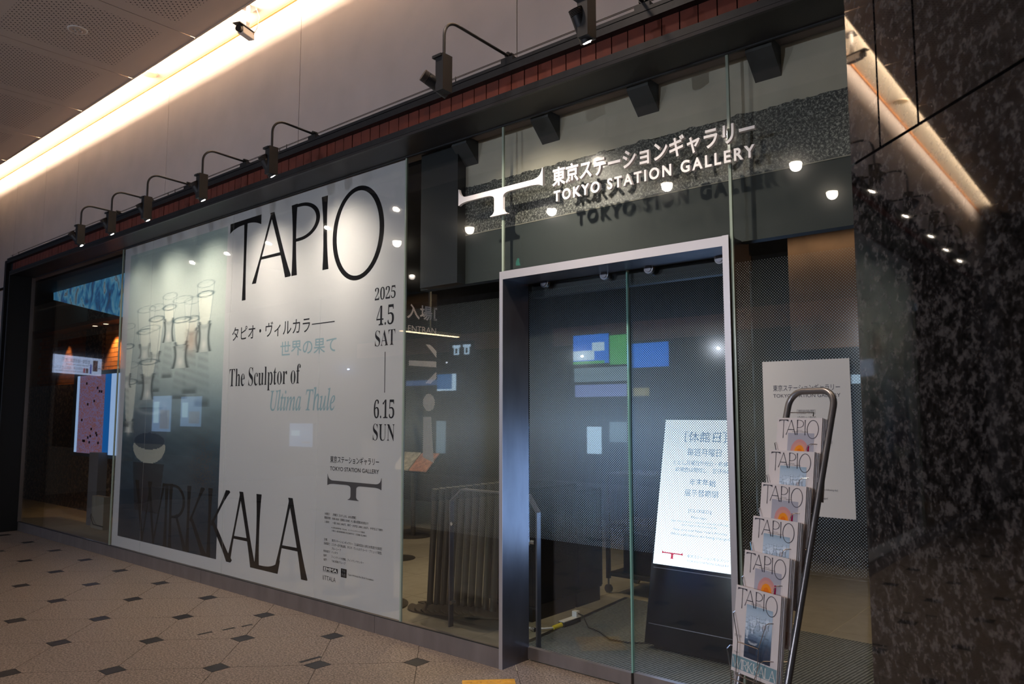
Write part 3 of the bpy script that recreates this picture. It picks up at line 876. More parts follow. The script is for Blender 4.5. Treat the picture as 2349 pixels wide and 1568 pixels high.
sheet = [f for f, ks in tr if 'sheet' in ks and 'photo' not in ks and inglyph(ks) is None]
MB().add([(v[0], YP, v[1]) for v in vs], sheet).build('white_sheet', M_filmw, PO_L)
nT = len(TAPIO)
for gi in range(len(TAPIO) + len(WIRK)):
    fs = [f for f, ks in tr if inglyph(ks) == gi and 'photo' not in ks]
    if fs: MB().add([(v[0], YP, v[1]) for v in vs], fs).build('title_letter', M_inkf, PO_L)
    fs = [f for f, ks in tr if inglyph(ks) == gi and 'photo' in ks]
    if fs: MB().add([(v[0], YP - 0.001, v[1]) for v in vs], fs).build('title_letter', MATS.get('ghost') or MATS.setdefault('ghost', film('ghost lettering', (0.035, 0.028, 0.024), 0.72, 0.0)), PO_L)
for o in PO_L.children:   # drop loose vertices
    bm = bmesh.new(); bm.from_mesh(o.data); bmesh.ops.delete(bm, geom=[v for v in bm.verts if not v.link_faces], context='VERTS'); bm.to_mesh(o.data); bm.free()
for x in (-6.30, -4.95, -7.9):
    MB().box(x - 0.001, x + 0.001, YP - 0.0012, YP - 0.0004, Z0, 2.4 if x > -6 else Z1).build('film_seam', film('seam' + str(x), (0.85, 0.85, 0.85), 0.35, 0.1), PO_L)
# the photograph of shot glasses, painted per vertex
import numpy as np
NU, NV = 210, 310


def paint_glasses():
    u = (np.arange(NU) + 0.5) / NU; v = (np.arange(NV) + 0.5) / NV
    Ug, Vg = np.meshgrid(u, v)
    rs = np.random.RandomState(3)

    def sm(a, b, x): t = np.clip((x - a) / (b - a), 0, 1); return t * t * (3 - 2 * t)

    def mix(c, m, k): return c * (1 - m[..., None]) + np.array(k) * m[..., None]
    stops = [(0, (.035, .042, .055)), (.15, (.045, .06, .08)), (.33, (.075, .115, .145)), (.45, (.24, .32, .35)), (.56, (.48, .56, .55)), (.75, (.60, .66, .62)), (.9, (.52, .60, .57)), (1, (.38, .47, .46))]
    c = np.zeros((NV, NU, 3))
    for k in range(3): c[..., k] = np.interp(Vg, [s[0] for s in stops], [s[1][k] for s in stops])
    # ripples of the shore
    rp = sum(np.sin((Vg * f + Ug * g + ph) * 6.28) * a for f, g, ph, a in ((9, 2, .1, .3), (17, -3, .4, .25), (31, 5, .7, .2), (6, -1, .2, .35)))
    c *= (1 + 0.13 * rp * (1 - sm(.35, .6, Vg)))[..., None]

    def glass_(cx, top, w, cup_b, stem_w, foot, foot_w, base_h, dark=1.0, liquid=0.0):
        nonlocal c
        cup = (Vg > cup_b) & (Vg < top)
        t = np.clip((Vg - cup_b) / (top - cup_b), 0, 1)
        hw = w / 2 * (0.45 + 0.55 * np.sqrt(t))
        d = np.abs(Ug - cx) / hw
        edge = cup * np.exp(-((d - 1) / .045) ** 2)
        inside = cup * (d < 1)
        c = mix(c, inside * 0.22, (.78, .84, .78))
        c = mix(c, edge * 0.45, (.20, .26, .28))
        lv = cup_b + (top - cup_b) * liquid
        li = cup * (d < .86) * (Vg < lv)
        c = mix(c, li * 0.55, (.92, .94, .82))
        el = np.exp(-((np.hypot((Ug - cx) / (w * .46), (Vg - lv) / .009) - 1) / .20) ** 2)
        c = mix(c, el * .75 * (liquid > 0), (.10, .16, .18))
        el = np.exp(-((np.hypot((Ug - cx) / (w * .5), (Vg - top) / .011) - 1) / .13) ** 2)
        c = mix(c, el * .45, (.20, .27, .28))
        cb = np.exp(-((np.hypot((Ug - cx) / (w * .30), (Vg - cup_b - .012) / .02) - 1) / .3) ** 2) * (Vg < cup_b + .01)
        c = mix(c, cb * .8, (.12, .15, .16))
        st = (Vg > foot) & (Vg < cup_b)
        t = np.clip((Vg - foot) / (cup_b - foot), 0, 1)
        hw = stem_w / 2 * (1 + .35 * (2 * np.abs(t - .55)) ** 2)
        d = np.abs(Ug - cx) / hw
        c = mix(c, st * (d < 1) * .6, (.66, .70, .66))
        c = mix(c, st * np.exp(-((d - .85) / .22) ** 2) * .85 * dark, (.06, .09, .10))
        bl = np.exp(-((Ug - cx) / (stem_w * .20)) ** 2 - ((Vg - foot - (cup_b - foot) * .25) / .014) ** 2)
        c = mix(c, bl, (.85, .86, .80))
        # reflection below the foot
        rf = (Vg < foot) & (Vg > foot - base_h)
        t = (foot - Vg) / base_h
        hw = foot_w / 2 * (0.7 + .5 * t); d = np.abs(Ug - cx) / hw
        wob = 0.6 + 0.4 * np.sin(Vg * 260 + Ug * 35)
        c = mix(c, rf * np.clip((1.05 - d) / .3, 0, 1) * (1 - t * .5) * .30 * wob, (.16, .19, .20))
        c = mix(c, rf * np.exp(-((t - .95) / .08) ** 2) * np.clip((1 - d) / .4, 0, 1) * .6, (.07, .085, .09))
    glass_(.07, .60, .16, .40, .10, .36, .12, .10, .8, .7)
    glass_(.02, .74, .14, .56, .08, .52, .1, .14, .8, .6)
    glass_(.215, .79, .20, .66, .10, .62, .14, .09, .7, .4)
    glass_(.335, .79, .17, .63, .09, .60, .12, .10, .7, .75)
    glass_(.468, .82, .145, .735, .085, .665, .11, .12, 1.0, .55)
    glass_(.70, .79, .16, .69, .11, .63, .14, .14, .8, .4)
    glass_(.60, .80, .19, .65, .12, .575, .15, .10, 1.0, .55)
    glass_(.82, .835, .155, .705, .095, .62, .14, .17, 1.0, .75)
    glass_(.265, .72, .22, .555, .11, .475, .16, .03, 1.0, .3)
    c = mix(c, np.exp(-((Ug - .70) / .045) ** 2 - ((Vg - .66) / .04) ** 2) * .5, (.50, .27, .16))
    # the large near glass
    cx = .31
    b = (Vg > .27) & (Vg < .45) & (np.abs(Ug - cx) < .165 + .02 * np.sin(Vg * 20))
    c = mix(c, b * .55, (.10, .13, .17))
    c = mix(c, np.exp(-((np.hypot((Ug - cx) / .155, (Vg - .45) / .022) - 1) / .25) ** 2) * .6, (.34, .40, .42))
    ring = (np.hypot((Ug - cx) / .175, (Vg - .315) / .055) < 1) & (Vg < .325)
    c = mix(c, ring * .8, (.50, .50, .43))
    ring = np.hypot((Ug - cx) / .165, (Vg - .335) / .028) < 1
    c = mix(c, ring * .85, (.05, .07, .10))
    b = (Vg > .10) & (Vg < .262) & (np.abs(Ug - cx) < .17 - .25 * (.262 - Vg))
    c = mix(c, b * .6, (.030, .024, .024))
    # brown weed, right bottom
    n = rs.rand(NV, NU)
    wd = np.exp(-((Ug - .86) / .12) ** 2 - ((Vg - .26) / .12) ** 2) * (n > .45)
    c = mix(c, wd * .35, (.16, .09, .05))
    return np.clip(c * (1 + (n[..., None] - .5) * .06), 0, 1)


def grid_picture(name, img, u0, u1, z0, z1, mat, parent, mapf, local=False):
    nv, nu = img.shape[:2]
    vs = [mapf(u0 + (u1 - u0) * i / nu, z0 + (z1 - z0) * j / nv) for j in range(nv + 1) for i in range(nu + 1)]
    fs = [(j * (nu + 1) + i, j * (nu + 1) + i + 1, (j + 1) * (nu + 1) + i + 1, (j + 1) * (nu + 1) + i) for j in range(nv) for i in range(nu)]
    o = MB().add(vs, fs).build(name, mat, parent, local=local)
    at = o.data.color_attributes.new('pic', 'FLOAT_COLOR', 'CORNER')
    col = np.ones((nv * nu, 4, 4), dtype=np.float32); col[..., :3] = img.reshape(-1, 1, 3)
    at.data.foreach_set('color', col.ravel())
    return o


IMG = paint_glasses()
M_pic = film_attr('photo print film', 'pic', 0.90, 0.1)
M_picp = film_attr('photo print paper', 'pic', 1.0, 0.0)
ph = grid_picture('photograph', IMG, px0, px1, pz0, pz1, M_pic, PO_L, lambda a, b: (a, YP, b))
ph['label'] = 'printed photograph of slim shot glasses standing in shallow water'


def ptext(name, body, x0, x1, z0, z1, mat, off=0.0): return text_on(name, body, (x0, x1, z0, z1), mat, PO_L, PLN, offset=off)


def pchars(name, body, x0, x1, z0, z1, mat, off=0.0): text_chars(name, body, (x0, x1, z0, z1), mat, PO_L, PLN, off)


pchars('kana_character', 'タピオ・ヴィルカラ', -6.262, -5.085, 2.148, 2.278, M_inkd, 0.004)
MB().box(-5.06, -4.765, YP - 0.001, YP - 0.0006, 2.207, 2.215).build('title_dash', M_inkd, PO_L)
pchars('kana_character', '世界の果て', -5.492, -4.738, 1.972, 2.098, M_inkb, 0.006)
pchars('text_character', serif('The Sculptor of'), -6.285, -5.197, 1.700, 1.905, M_inkd, -0.007)
pchars('text_character', serif('Ultima Thule', True), -5.618, -4.738, 1.528, 1.712, M_inkb, 0.008)
pchars('date_character', serif('2025'), -4.292, -4.064, 2.325, 2.418, M_inkd, -0.007)
pchars('date_character', serif('4.5'), -4.270, -4.078, 2.138, 2.282, M_inkd, -0.007)
pchars('date_character', serif('SAT'), -4.282, -4.062, 1.988, 2.104, M_inkd, -0.007)
MB().box(-4.170, -4.164, YP - 0.001, YP - 0.0006, 1.654, 1.945).build('date_rule', M_inkd, PO_L)
pchars('date_character', serif('6.15'), -4.282, -4.060, 1.472, 1.606, M_inkd, -0.007)
pchars('date_character', serif('SUN'), -4.288, -4.053, 1.314, 1.434, M_inkd, -0.007)
pchars('logo_character', '東京ステーションギャラリー', -4.782, -4.214, 1.137, 1.190, M_inkd, 0.008)
pchars('logo_character', 'TOKYO STATION GALLERY', -4.782, -4.214, 1.080, 1.110, M_inkd, 0.012)


def emblem(x0, x1, zt, zb):
    """outline of the rail-section T emblem scaled to the box (2d)"""
    pts = []
    W_ = x1 - x0; H = zt - zb; u = lambda a: x0 + W_ * a; v = lambda b: zb + H * b
    def arc(p, c, q, n=6): return [((1 - t) ** 2 * p[0] + 2 * t * (1 - t) * c[0] + t * t * q[0], (1 - t) ** 2 * p[1] + 2 * t * (1 - t) * c[1] + t * t * q[1]) for t in [i / n for i in range(n + 1)]]
    top = [(u(0), v(1.0))] + arc((u(0.006), v(1.0)), (u(.015), v(.76)), (u(.10), v(.742)))
    low = [(u(0), v(.53))] + arc((u(.012), v(.53)), (u(.03), v(.585)), (u(.12), v(.600)))
    half = low + arc((u(.37), v(.600)), (u(.445), v(.59)), (u(.448), v(.47))) + arc((u(.448), v(.15)), (u(.44), v(.04)), (u(.398), v(.02))) + [(u(.398), v(0))]
    flip = lambda ps: [(x0 + x1 - a, b) for a, b in ps]
    mir = lambda ps: flip(ps)[::-1]
    return top + mir(top) + flip(half) + half[::-1]


def poly_flat(pts, mapf):
    vs, tr = cdt_regions([('a', pts)])
    return [mapf(v[0], v[1]) for v in vs], [f for f, k in tr if k]


v_, f_ = poly_flat(emblem(-4.811, -4.183, 1.052, 0.876), lambda a, b: (a, YP - 0.0008, b))
MB().add(v_, f_).build('logo_emblem', M_inklogo, PO_L)
small = [('休館日：　月曜日［ただし5/5、6/9は開館］', -4.835, -4.459, .745, .765), ('開館時間：10:00-18:00（金曜日-20:00）＊入館は閉館30分前まで', -4.836, -4.32, .716, .736),
         ('入館料：　一般1,500(1,300)円、高校・大学生1,300(1,100)円、中学生以下無料', -4.836, -4.163, .684, .704),
         ('＊( )内は前売料金［3/5-4/4、オンラインチケットで販売］', -4.75, -4.357, .652, .666), ('＊障がい者手帳等持参の方は200円引き（介添者1名は無料）', -4.743, -4.336, .630, .644),
         ('主催：　　東京ステーションギャラリー［公益財団法人東日本鉄道文化財団］', -4.837, -4.169, .556, .576),
         ('企画協力：エスポー近代美術館、タピオ・ヴィルカラ ルート・ブリュック財団、', -4.838, -4.167, .527, .547), ('ブルーシープ', -4.739, -4.628, .498, .516),
         ('特別協力：イッタラ', -4.839, -4.667, .471, .489), ('後援：　　フィンランド大使館、フィンランドセンター', -4.838, -4.363, .438, .456), ('協賛：　　T&D保険グループ', -4.837, -4.572, .408, .426),
         ('Espoo Museum of Modern Art', -4.838, -4.66, .325, .331), ('Tapio Wirkkala Rut Bryk Foundation', -4.541, -4.252, .335, .350)]
for s, a, b, c, d in small: ptext('credit_line', s, a, b, c, d, M_inkd, 0.004)
MB().box(-4.838, -4.66, YP - 0.001, YP - 0.0006, 0.334, 0.366).build('sponsor_mark', M_inkd, PO_L)
text_on('sponsor_word', 'EMMA', (-4.828, -4.668, .338, .362), M_white, PO_L, ((0, YP - 0.0016, 0), (1, 0, 0), (0, 0, 1)), offset=0.02)
ptext('sponsor_word', 'IITTALA', -4.841, -4.684, .268, .300, M_inkd)
MB().box(-4.623, -4.556, YP - 0.001, YP - 0.0006, 0.316, 0.378).build('sponsor_mark', M_inkf, PO_L)
text_on('sponsor_word', 'TW', (-4.612, -4.567, .350, .370), M_inkg, PO_L, ((0, YP - 0.0016, 0), (1, 0, 0), (0, 0, 1)))
text_on('sponsor_word', 'RB', (-4.612, -4.567, .324, .344), M_inkg, PO_L, ((0, YP - 0.0016, 0), (1, 0, 0), (0, 0, 1)))

# ------------------------------------------------------------------ raised sign letters over the door
GS = thing('gallery_sign', 'white raised emblem and gallery name in Japanese and English over the door', 'sign', (-2.35, -0.02, 2.7))
v_, f_ = poly_flat(emblem(-3.399, -2.699, 2.968, 2.737), lambda a, b: (a, -0.026, b))
mb = MB(); ep = emblem(-3.399, -2.699, 2.968, 2.737)
mb.add(v_, f_); k = len(ep)
mb.add([(a, -0.026, b) for a, b in ep] + [(a, -0.006, b) for a, b in ep], [(i, (i + 1) % k, k + (i + 1) % k, k + i) for i in range(k)])
mb.build('emblem', M_letter, GS)


def sign_line(body, x0, x1, z0, z1, off, name, track=0.0):
    """every raised letter a part; track adds space between narrower letters"""
    full, _ = text_geo(body, 0, off); ax = min(v[0] for v in full); bx = max(v[0] for v in full)
    ay = min(v[1] for v in full); by = max(v[1] for v in full)
    n_ = len(body) - 1; sx = (x1 - x0) * (1 - track) / (bx - ax); sp_ = (x1 - x0) * track / n_; sz = (z1 - z0) / (by - ay)
    for i, ch in enumerate(body):
        if ch == ' ': continue
        pv, _ = text_geo(body[:i + 1], 0, off); r = max(v[0] for v in pv)
        vs, fs = text_geo(ch, 1.0, off); w_ = max(v[0] for v in vs)
        MB().add([(x0 + i * sp_ + (v[0] + r - w_ - ax) * sx, -0.016 - v[2] * 0.020, z0 + (v[1] - ay) * sz) for v in vs], fs).build(name, M_letter, GS)


sign_line('東京ステーションギャラリー', -2.627, -1.396, 2.832, 2.948, 0.022, 'kana_letter')
sign_line('TOKYO STATION GALLERY', -2.618, -1.398, 2.741, 2.806, 0.030, 'latin_letter', 0.22)
for x in (-3.2, -2.9, -2.5, -2.1, -1.7):
    MB().cyl((x, -0.008, 2.79 if x > -2.6 else 2.915), (x, 0.013, 2.79 if x > -2.6 else 2.915), 0.004, 0.004, 8).build('standoff', M_chrome, GS)

# ------------------------------------------------------------------ arm spotlights
M_lamp = pbr('lamp black', (0.020, 0.019, 0.020), 0.45, 0.2)
M_lens = emis('lamp lens glow', (1.0, 0.86, 0.70), 90.0)
M_dust = pbr('dusty black', (0.05, 0.04, 0.035), 0.8)


def arm_spot(x, yb, tilt, label, power, yaw=0.0, spotang=95):
    """x of the arm, yb of the control box, tilt of the head below horizontal"""
    t = thing('arm_spotlight', label, 'spotlight', (x, -0.24, 3.565), 'arm spotlights along the top beam')
    pts = [(x, -0.08, 3.585), (x, -0.20, 3.602)]
    R = 0.095
    pts.append((x, yb + R + 0.02, 3.615))
    for i in range(0, 9):
        a = PI / 2 * i / 8; pts.append((x, yb + R - R * math.sin(a), 3.615 - R + R * math.cos(a)))
    pts.append((x, yb, 3.40))
    MB().tube(pts, 0.0085, 10).build('arm', M_lamp, t, smooth=True)
    MB().box(x - 0.045, x + 0.045, -0.262, -0.205, 3.565, 3.59).build('bracket', M_black, t)
    MB().cyl((x, -0.235, 3.59), (x, -0.235, 3.605), 0.008, 0.008, 8).build('bracket_post', M_lamp, t)
    c = MB(); c.cyl((x, -0.255, 3.61), (x, -0.215, 3.61), 0.017, 0.017, 10); c.box(x - 0.026, x + 0.026, -0.25, -0.222, 3.606, 3.616); c.build('clamp', M_lamp, t)
    MB().sphere((x + 0.01, -0.075, 3.605), 0.035, 12, 8, (1.1, 1, 0.9)).build('junction_ball', M_dust, t, smooth=True)
    MB().box(x + 0.03, x + 0.10, -0.10, -0.05, 3.585, 3.62).build('junction_box', M_dust, t)
    b = MB().box(x - 0.028, x + 0.028, yb - 0.035, yb + 0.035, 3.205, 3.405).build('control_box', M_lamp, t)
    MB().box(x - 0.045, x + 0.020, yb - 0.045, yb + 0.03, 3.388, 3.402).build('box_lid', M_lamp, t)
    # head beside the box
    ct = math.cos(math.radians(tilt)); st = math.sin(math.radians(tilt))
    d = Vector((math.sin(yaw) * ct, math.cos(yaw) * ct, -st))
    lens = Vector((x - 0.004, yb + (0.055 if tilt < 40 else 0.030), 3.205 if tilt > 40 else 3.225))
    back = lens - d * 0.155
    off = Vector((-0.052 if tilt < 40 else -0.03, 0, 0)); lens = lens + off * 0.35; back = back + off
    d = (lens - back).normalized()
    h_ = MB(); h_.cyl(back + d * 0.03, lens, 0.033, 0.036, 20)
    hd = h_.build('lamp_head', M_lamp, t, smooth=True)
    f = MB()
    for k in range(5): f.cyl(back + d * (0.006 * k), back + d * (0.006 * k + 0.003), 0.033, 0.033, 18)
    f.cyl(back, back + d * 0.03, 0.022, 0.022, 12); f.build('cooling_fins', M_dust, hd)
    MB().cyl(lens, lens + d * 0.0015, 0.023, 0.023, 20).build('lens', M_lens, hd)
    d2 = Vector((0, math.cos(math.radians(max(tilt, 50))), -math.sin(math.radians(max(tilt, 50)))))
    spot('arm_spot_lamp', lens + d * 0.004, lens + d2, power, (1.0, 0.88, 0.74), spotang, 1.0, 0.02)
    return t


arm_spot(-2.781, -0.775, 27, 'arm spotlight left of the white sign, with its lamp turned almost level', 120, 0.15, 100)
arm_spot(-4.714, -0.592, 56, 'arm spotlight above the right edge of the poster', 98, 0.0, 112)
arm_spot(-5.682, -0.607, 58, 'arm spotlight above the poster letters TAP', 100, 0.0, 112)
arm_spot(-6.653, -0.607, 58, 'arm spotlight above the boundary of photo and white sheet', 98, 0.0, 112)
arm_spot(-7.428, -0.593, 56, 'arm spotlight above the right half of the glasses photo', 85, 0.0, 112)
arm_spot(-8.17, -0.590, 50, 'leftmost arm spotlight of the row', 34, 0.25)
arm_spot(-1.871, -0.76, 62, 'arm spotlight cut by the top edge of the picture above the sign', 60, 0.0, 100)
arm_spot(-0.86, -0.62, 58, 'arm spotlight out of frame near the granite pillar', 14)
# bird wires
BW = thing('bird_wire', 'two thin bird deterrent wires on little posts above the top beam', 'wire', (-5, -0.15, 3.565))
MB().cyl((-11.5, -0.16, 3.655), (1.5, -0.16, 3.655), 0.0024, 0.0024, 5).build('wire', M_dust, BW)
MB().cyl((-11.5, -0.235, 3.60), (1.5, -0.235, 3.60), 0.0024, 0.0024, 5).build('wire', M_dust, BW)
for x in (-11.45, -7.08, -5.2, -3.3, -1.4):
    MB().cyl((x, -0.16, 3.545), (x, -0.16, 3.662), 0.0035, 0.0035, 6).build('wire_post', M_dust, BW)
    MB().cyl((x + 0.02, -0.235, 3.565), (x + 0.02, -0.235, 3.606), 0.0035, 0.0035, 6).build('wire_post', M_dust, BW)

# ------------------------------------------------------------------ CCTV camera in the cove
CC = thing('security_camera', 'white bullet security camera hanging from the bright cove', 'camera', (-5.862, -0.155, 5.06))
MB().box(-5.92, -5.80, -0.20, -0.10, 5.048, 5.06).build('mount_plate', M_chrome, CC, bevel=0.003)
MB().cyl((-5.862, -0.155, 5.05), (-5.862, -0.155, 4.88), 0.018, 0.015, 14).build('pole', M_white, CC, smooth=True)
MB().sphere((-5.862, -0.155, 4.87), 0.024, 12, 8).build('joint', M_white, CC, smooth=True)
ax = Vector((0.40, -0.92, -0.04)).normalized(); cb = Vector((-5.835, -0.185, 4.80))
up = Vector((0, 0, 1)); sd_ = ax.cross(up).normalized(); up2 = sd_.cross(ax).normalized()


def obox(c, dx, dy, dz, hx, hy, hz):
    pts = [c + dx * (a * hx) + dy * (b * hy) + dz * (e * hz) for e in (-1, 1) for b in (-1, 1) for a in (-1, 1)]
    return MB().add(pts, [(0, 2, 3, 1), (4, 5, 7, 6), (0, 1, 5, 4), (2, 6, 7, 3), (0, 4, 6, 2), (1, 3, 7, 5)])


obox(cb, sd_, ax, up2, 0.030, 0.080, 0.031).build('housing', M_white, CC, bevel=0.008)
obox(cb + ax * 0.030 + up2 * 0.037, sd_, ax, up2, 0.037, 0.105, 0.0035).build('sunshield', M_black, CC)
MB().cyl(cb + ax * 0.07, cb + ax * 0.110, 0.029, 0.029, 20).build('lens_barrel', M_blk, CC, smooth=True)
MB().cyl(cb + ax * 0.110, cb + ax * 0.112, 0.023, 0.026, 20).build('lens', pbr('lens glass', (0.01, 0.01, 0.015), 0.05), CC)
MB().tube([(-5.80, -0.12, 5.05), (-5.77, -0.10, 4.96), (-5.79, -0.11, 4.86), (-5.85, -0.12, 4.80)], 0.003, 6).build('cable', MATS['beige plastic'], CC)

# ------------------------------------------------------------------ granite pillar (45 degree face)
PL = sempty('pillar', (-0.2, -1.5, 0), 'polished mottled dark granite pillar at the right edge', 'pillar')
E0 = Vector((-0.534, -1.5790, 0)); du = Vector((1, -1, 0)) / S2; dn = Vector((1, 1, 0)) / S2  # inward normal


def slab(u0, u1, z0, z1, dd=0.0):
    g = 0.0035
    a = E0 + du * (u0 + g) + dn * dd; b = E0 + du * (u1 - g) + dn * dd
    MB().prism([(a.x, a.y, z0 + g), (b.x, b.y, z0 + g), (b.x, b.y, z1 - g), (a.x, a.y, z1 - g)], dn, 0.03).build('stone_panel', M_pgran, PL)


slab(0, 0.130, 2.108, 4.97); slab(0.130, 0.272, 2.108, 4.97); slab(0.272, 0.95, 2.108, 4.97)
slab(0, 0.95, 0.70, 2.108); slab(0, 0.95, 0.0, 0.70)
a = E0 + dn * 0.012 + du * 0.003; b = E0 + du * 0.94 + dn * 0.012
MB().prism([(a.x, a.y, 0), (b.x, b.y, 0), (b.x + 0.45, b.y + 0.45, 0), (a.x + 0.45, a.y + 0.45, 0)], (0, 0, 1), 4.97).build('pillar_core', M_blk, PL)
for z0, z1 in ((0, 0.7), (0.7, 2.108), (2.108, 4.97)):
    a = E0 + dn * 0.03; b = a + dn * 0.62
    MB().prism([(a.x, a.y, z0 + .0016), (b.x, b.y, z0 + .0016), (b.x, b.y, z1 - .0016), (a.x, a.y, z1 - .0016)], du, 0.02).build('stone_panel', M_pgran, PL)

# ------------------------------------------------------------------ leaflet rack (rotated 22 degrees)
RA = math.radians(22); TH = 0.37
P6 = Vector((-1.205, -0.803, 0.881))
nrm = Vector((-math.sin(RA), -math.cos(RA), 0)); rt = Vector((math.cos(RA), -math.sin(RA), 0)); upl = (Vector((0, 0, 1)) * math.cos(TH) - nrm * math.sin(TH)).normalized()
ctr6 = P6 + rt * 0.105
rack_base = Vector((ctr6.x, ctr6.y, 0)) - nrm * 0.10
RK = thing('leaflet_rack', 'grey tubular standing leaflet rack in front of the right window pane', 'rack', rack_base)
THF = 0.29; TL = 0.13; ZV = Vector((0, 0, 1))
upL = (ZV * math.cos(TL) - nrm * math.sin(TL)).normalized(); fwL = upL.cross(rt).normalized()
if fwL.dot(nrm) < 0: fwL = -fwL


def fp(u, s, n0=-0.09): return ctr6 + rt * u + nrm * n0 + ZV * (s * math.cos(THF)) - nrm * (s * math.sin(THF))


M_tube = pbr('grey enamel tube', (0.30, 0.28, 0.28), 0.30, 0.7)
uL, uR, st_, sb = -0.095, 0.115, 0.738, -0.90; rc = 0.06
pts = [fp(uL, sb), fp(uL, st_ - rc)]
for i in range(1, 9): a = PI / 2 * i / 8; pts.append(fp(uL + rc - rc * math.cos(a), st_ - rc + rc * math.sin(a)))
for i in range(0, 9): a = PI / 2 * i / 8; pts.append(fp(uR - rc + rc * math.sin(a), st_ - rc + rc * math.cos(a)))
pts.append(fp(uR, sb))
MB().tube(pts, 0.0125, 14).build('tube_frame', M_tube, RK, smooth=True)
bk = lambda u, d: fp(u, sb) - nrm * d
MB().tube([bk(uL, 0), bk(uL, 0.42), bk(uR, 0.42), bk(uR, 0)], 0.012, 12).build('floor_bar', M_tube, RK, smooth=True)
tiers = [0.65 * (5 - k) / 5.0 for k in range(6)]


def lf(k, u, f, v):
    """point on leaflet k: u from its centre, f in front of it, v up from its foot"""
    return P6 + rt * (0.105 + u) + upl * tiers[k] - upL * 0.297 + fwL * f + upL * v


for k in range(7):
    if k < 6: q = lambda u, f, v: lf(k, u, f, v)
    else: q = lambda u, f, v: lf(5, u, f, v) - ZV * 0.125 + fwL * 0.035
    sz_ = (q(0, 0, 0.2).z - ctr6.z) / math.cos(THF); r_ = 0.0017
    wb = MB()
    wb.tube([fp(uR, sz_), q(0.070, 0.012, 0.200), q(0.058, 0.014, 0.192), q(0.030, 0.012, 0.110), q(0.028, 0.012, -0.006), q(0.028, -0.035, -0.008)], r_, 6)
    wb.tube([fp(uL, sz_), q(-0.118, -0.02, 0.205), q(-0.100, 0.012, 0.198), q(-0.070, 0.012, 0.110), q(-0.068, 0.012, -0.006), q(-0.068, -0.035, -0.008)], r_, 6)
    wb.tube([q(-0.070, 0.012, 0.105), q(0.030, 0.012, 0.105)], r_, 6)
    wb.tube([q(-0.068, 0.012, -0.006), q(0.028, 0.012, -0.006)], r_, 6)
    wb.tube([fp(uL, sz_ - 0.20), q(-0.068, -0.035, -0.008), q(0.028, -0.035, -0.008), fp(uR, sz_ - 0.20)], r_, 6)
    wb.build('wire_pocket', M_chrome, RK)
MB().tube([fp(uL + 0.03, st_ - 0.085, -0.075), fp(0.045, st_ - 0.085, -0.075), fp(0.045, st_ - 0.10, -0.075)], 0.0022, 6).build('label_clip', M_chrome, RK)


def paint_sunset():
    nu, nv = 60, 84
    u = (np.arange(nu) + .5) / nu; v = (np.arange(nv) + .5) / nv; U_, V_ = np.meshgrid(u, v)
    c = np.zeros((nv, nu, 3)); c[:] = (.44, .44, .52)
    c = c * 1.0
    def mix(m, k):
        nonlocal c; c = c * (1 - m[..., None]) + np.array(k) * m[..., None]
    r = np.hypot((U_ - .47), (V_ - .60) * 1.25)
    mix((r < .34).astype(float), (.60, .30, .30)); mix((r < .26).astype(float), (.66, .33, .27))
    mix((r < .19) * np.clip(1, 0, 1), (.85, .30, .03)); mix((r < .10).astype(float), (.80, .20, .02))
    mix(((r < .30) & (V_ < .52)) * .8, (.10, .05, .05)); mix((V_ < .48) * 1.0, (.17, .15, .18)); mix((V_ < .2) * .5, (.20, .08, .05))
    mix(((np.abs(U_ - .80) < .035) & (V_ > .55) & (V_ < .76)) * 1.0, (.25, .01, .06))
    mix(((np.abs(U_ - .80) < .035 + .08 * np.clip((.60 - V_) / .12, 0, 1)) & (V_ > .30) & (V_ < .60)) * 1.0, (.32, .01, .07))
    mix(((np.abs(U_ - .80) < .115) & (V_ > .27) & (V_ < .31)) * 1.0, (.75, .35, .02))
    mix(((np.abs(U_ - .80) < .115) & (V_ > .06) & (V_ < .27)) * 1.0, (.02, .012, .015))
    return c


SUN = paint_sunset(); SMALL = np.clip(IMG[::4, ::4] * np.array([0.85, 0.95, 1.25]) + 0.02, 0, 1)


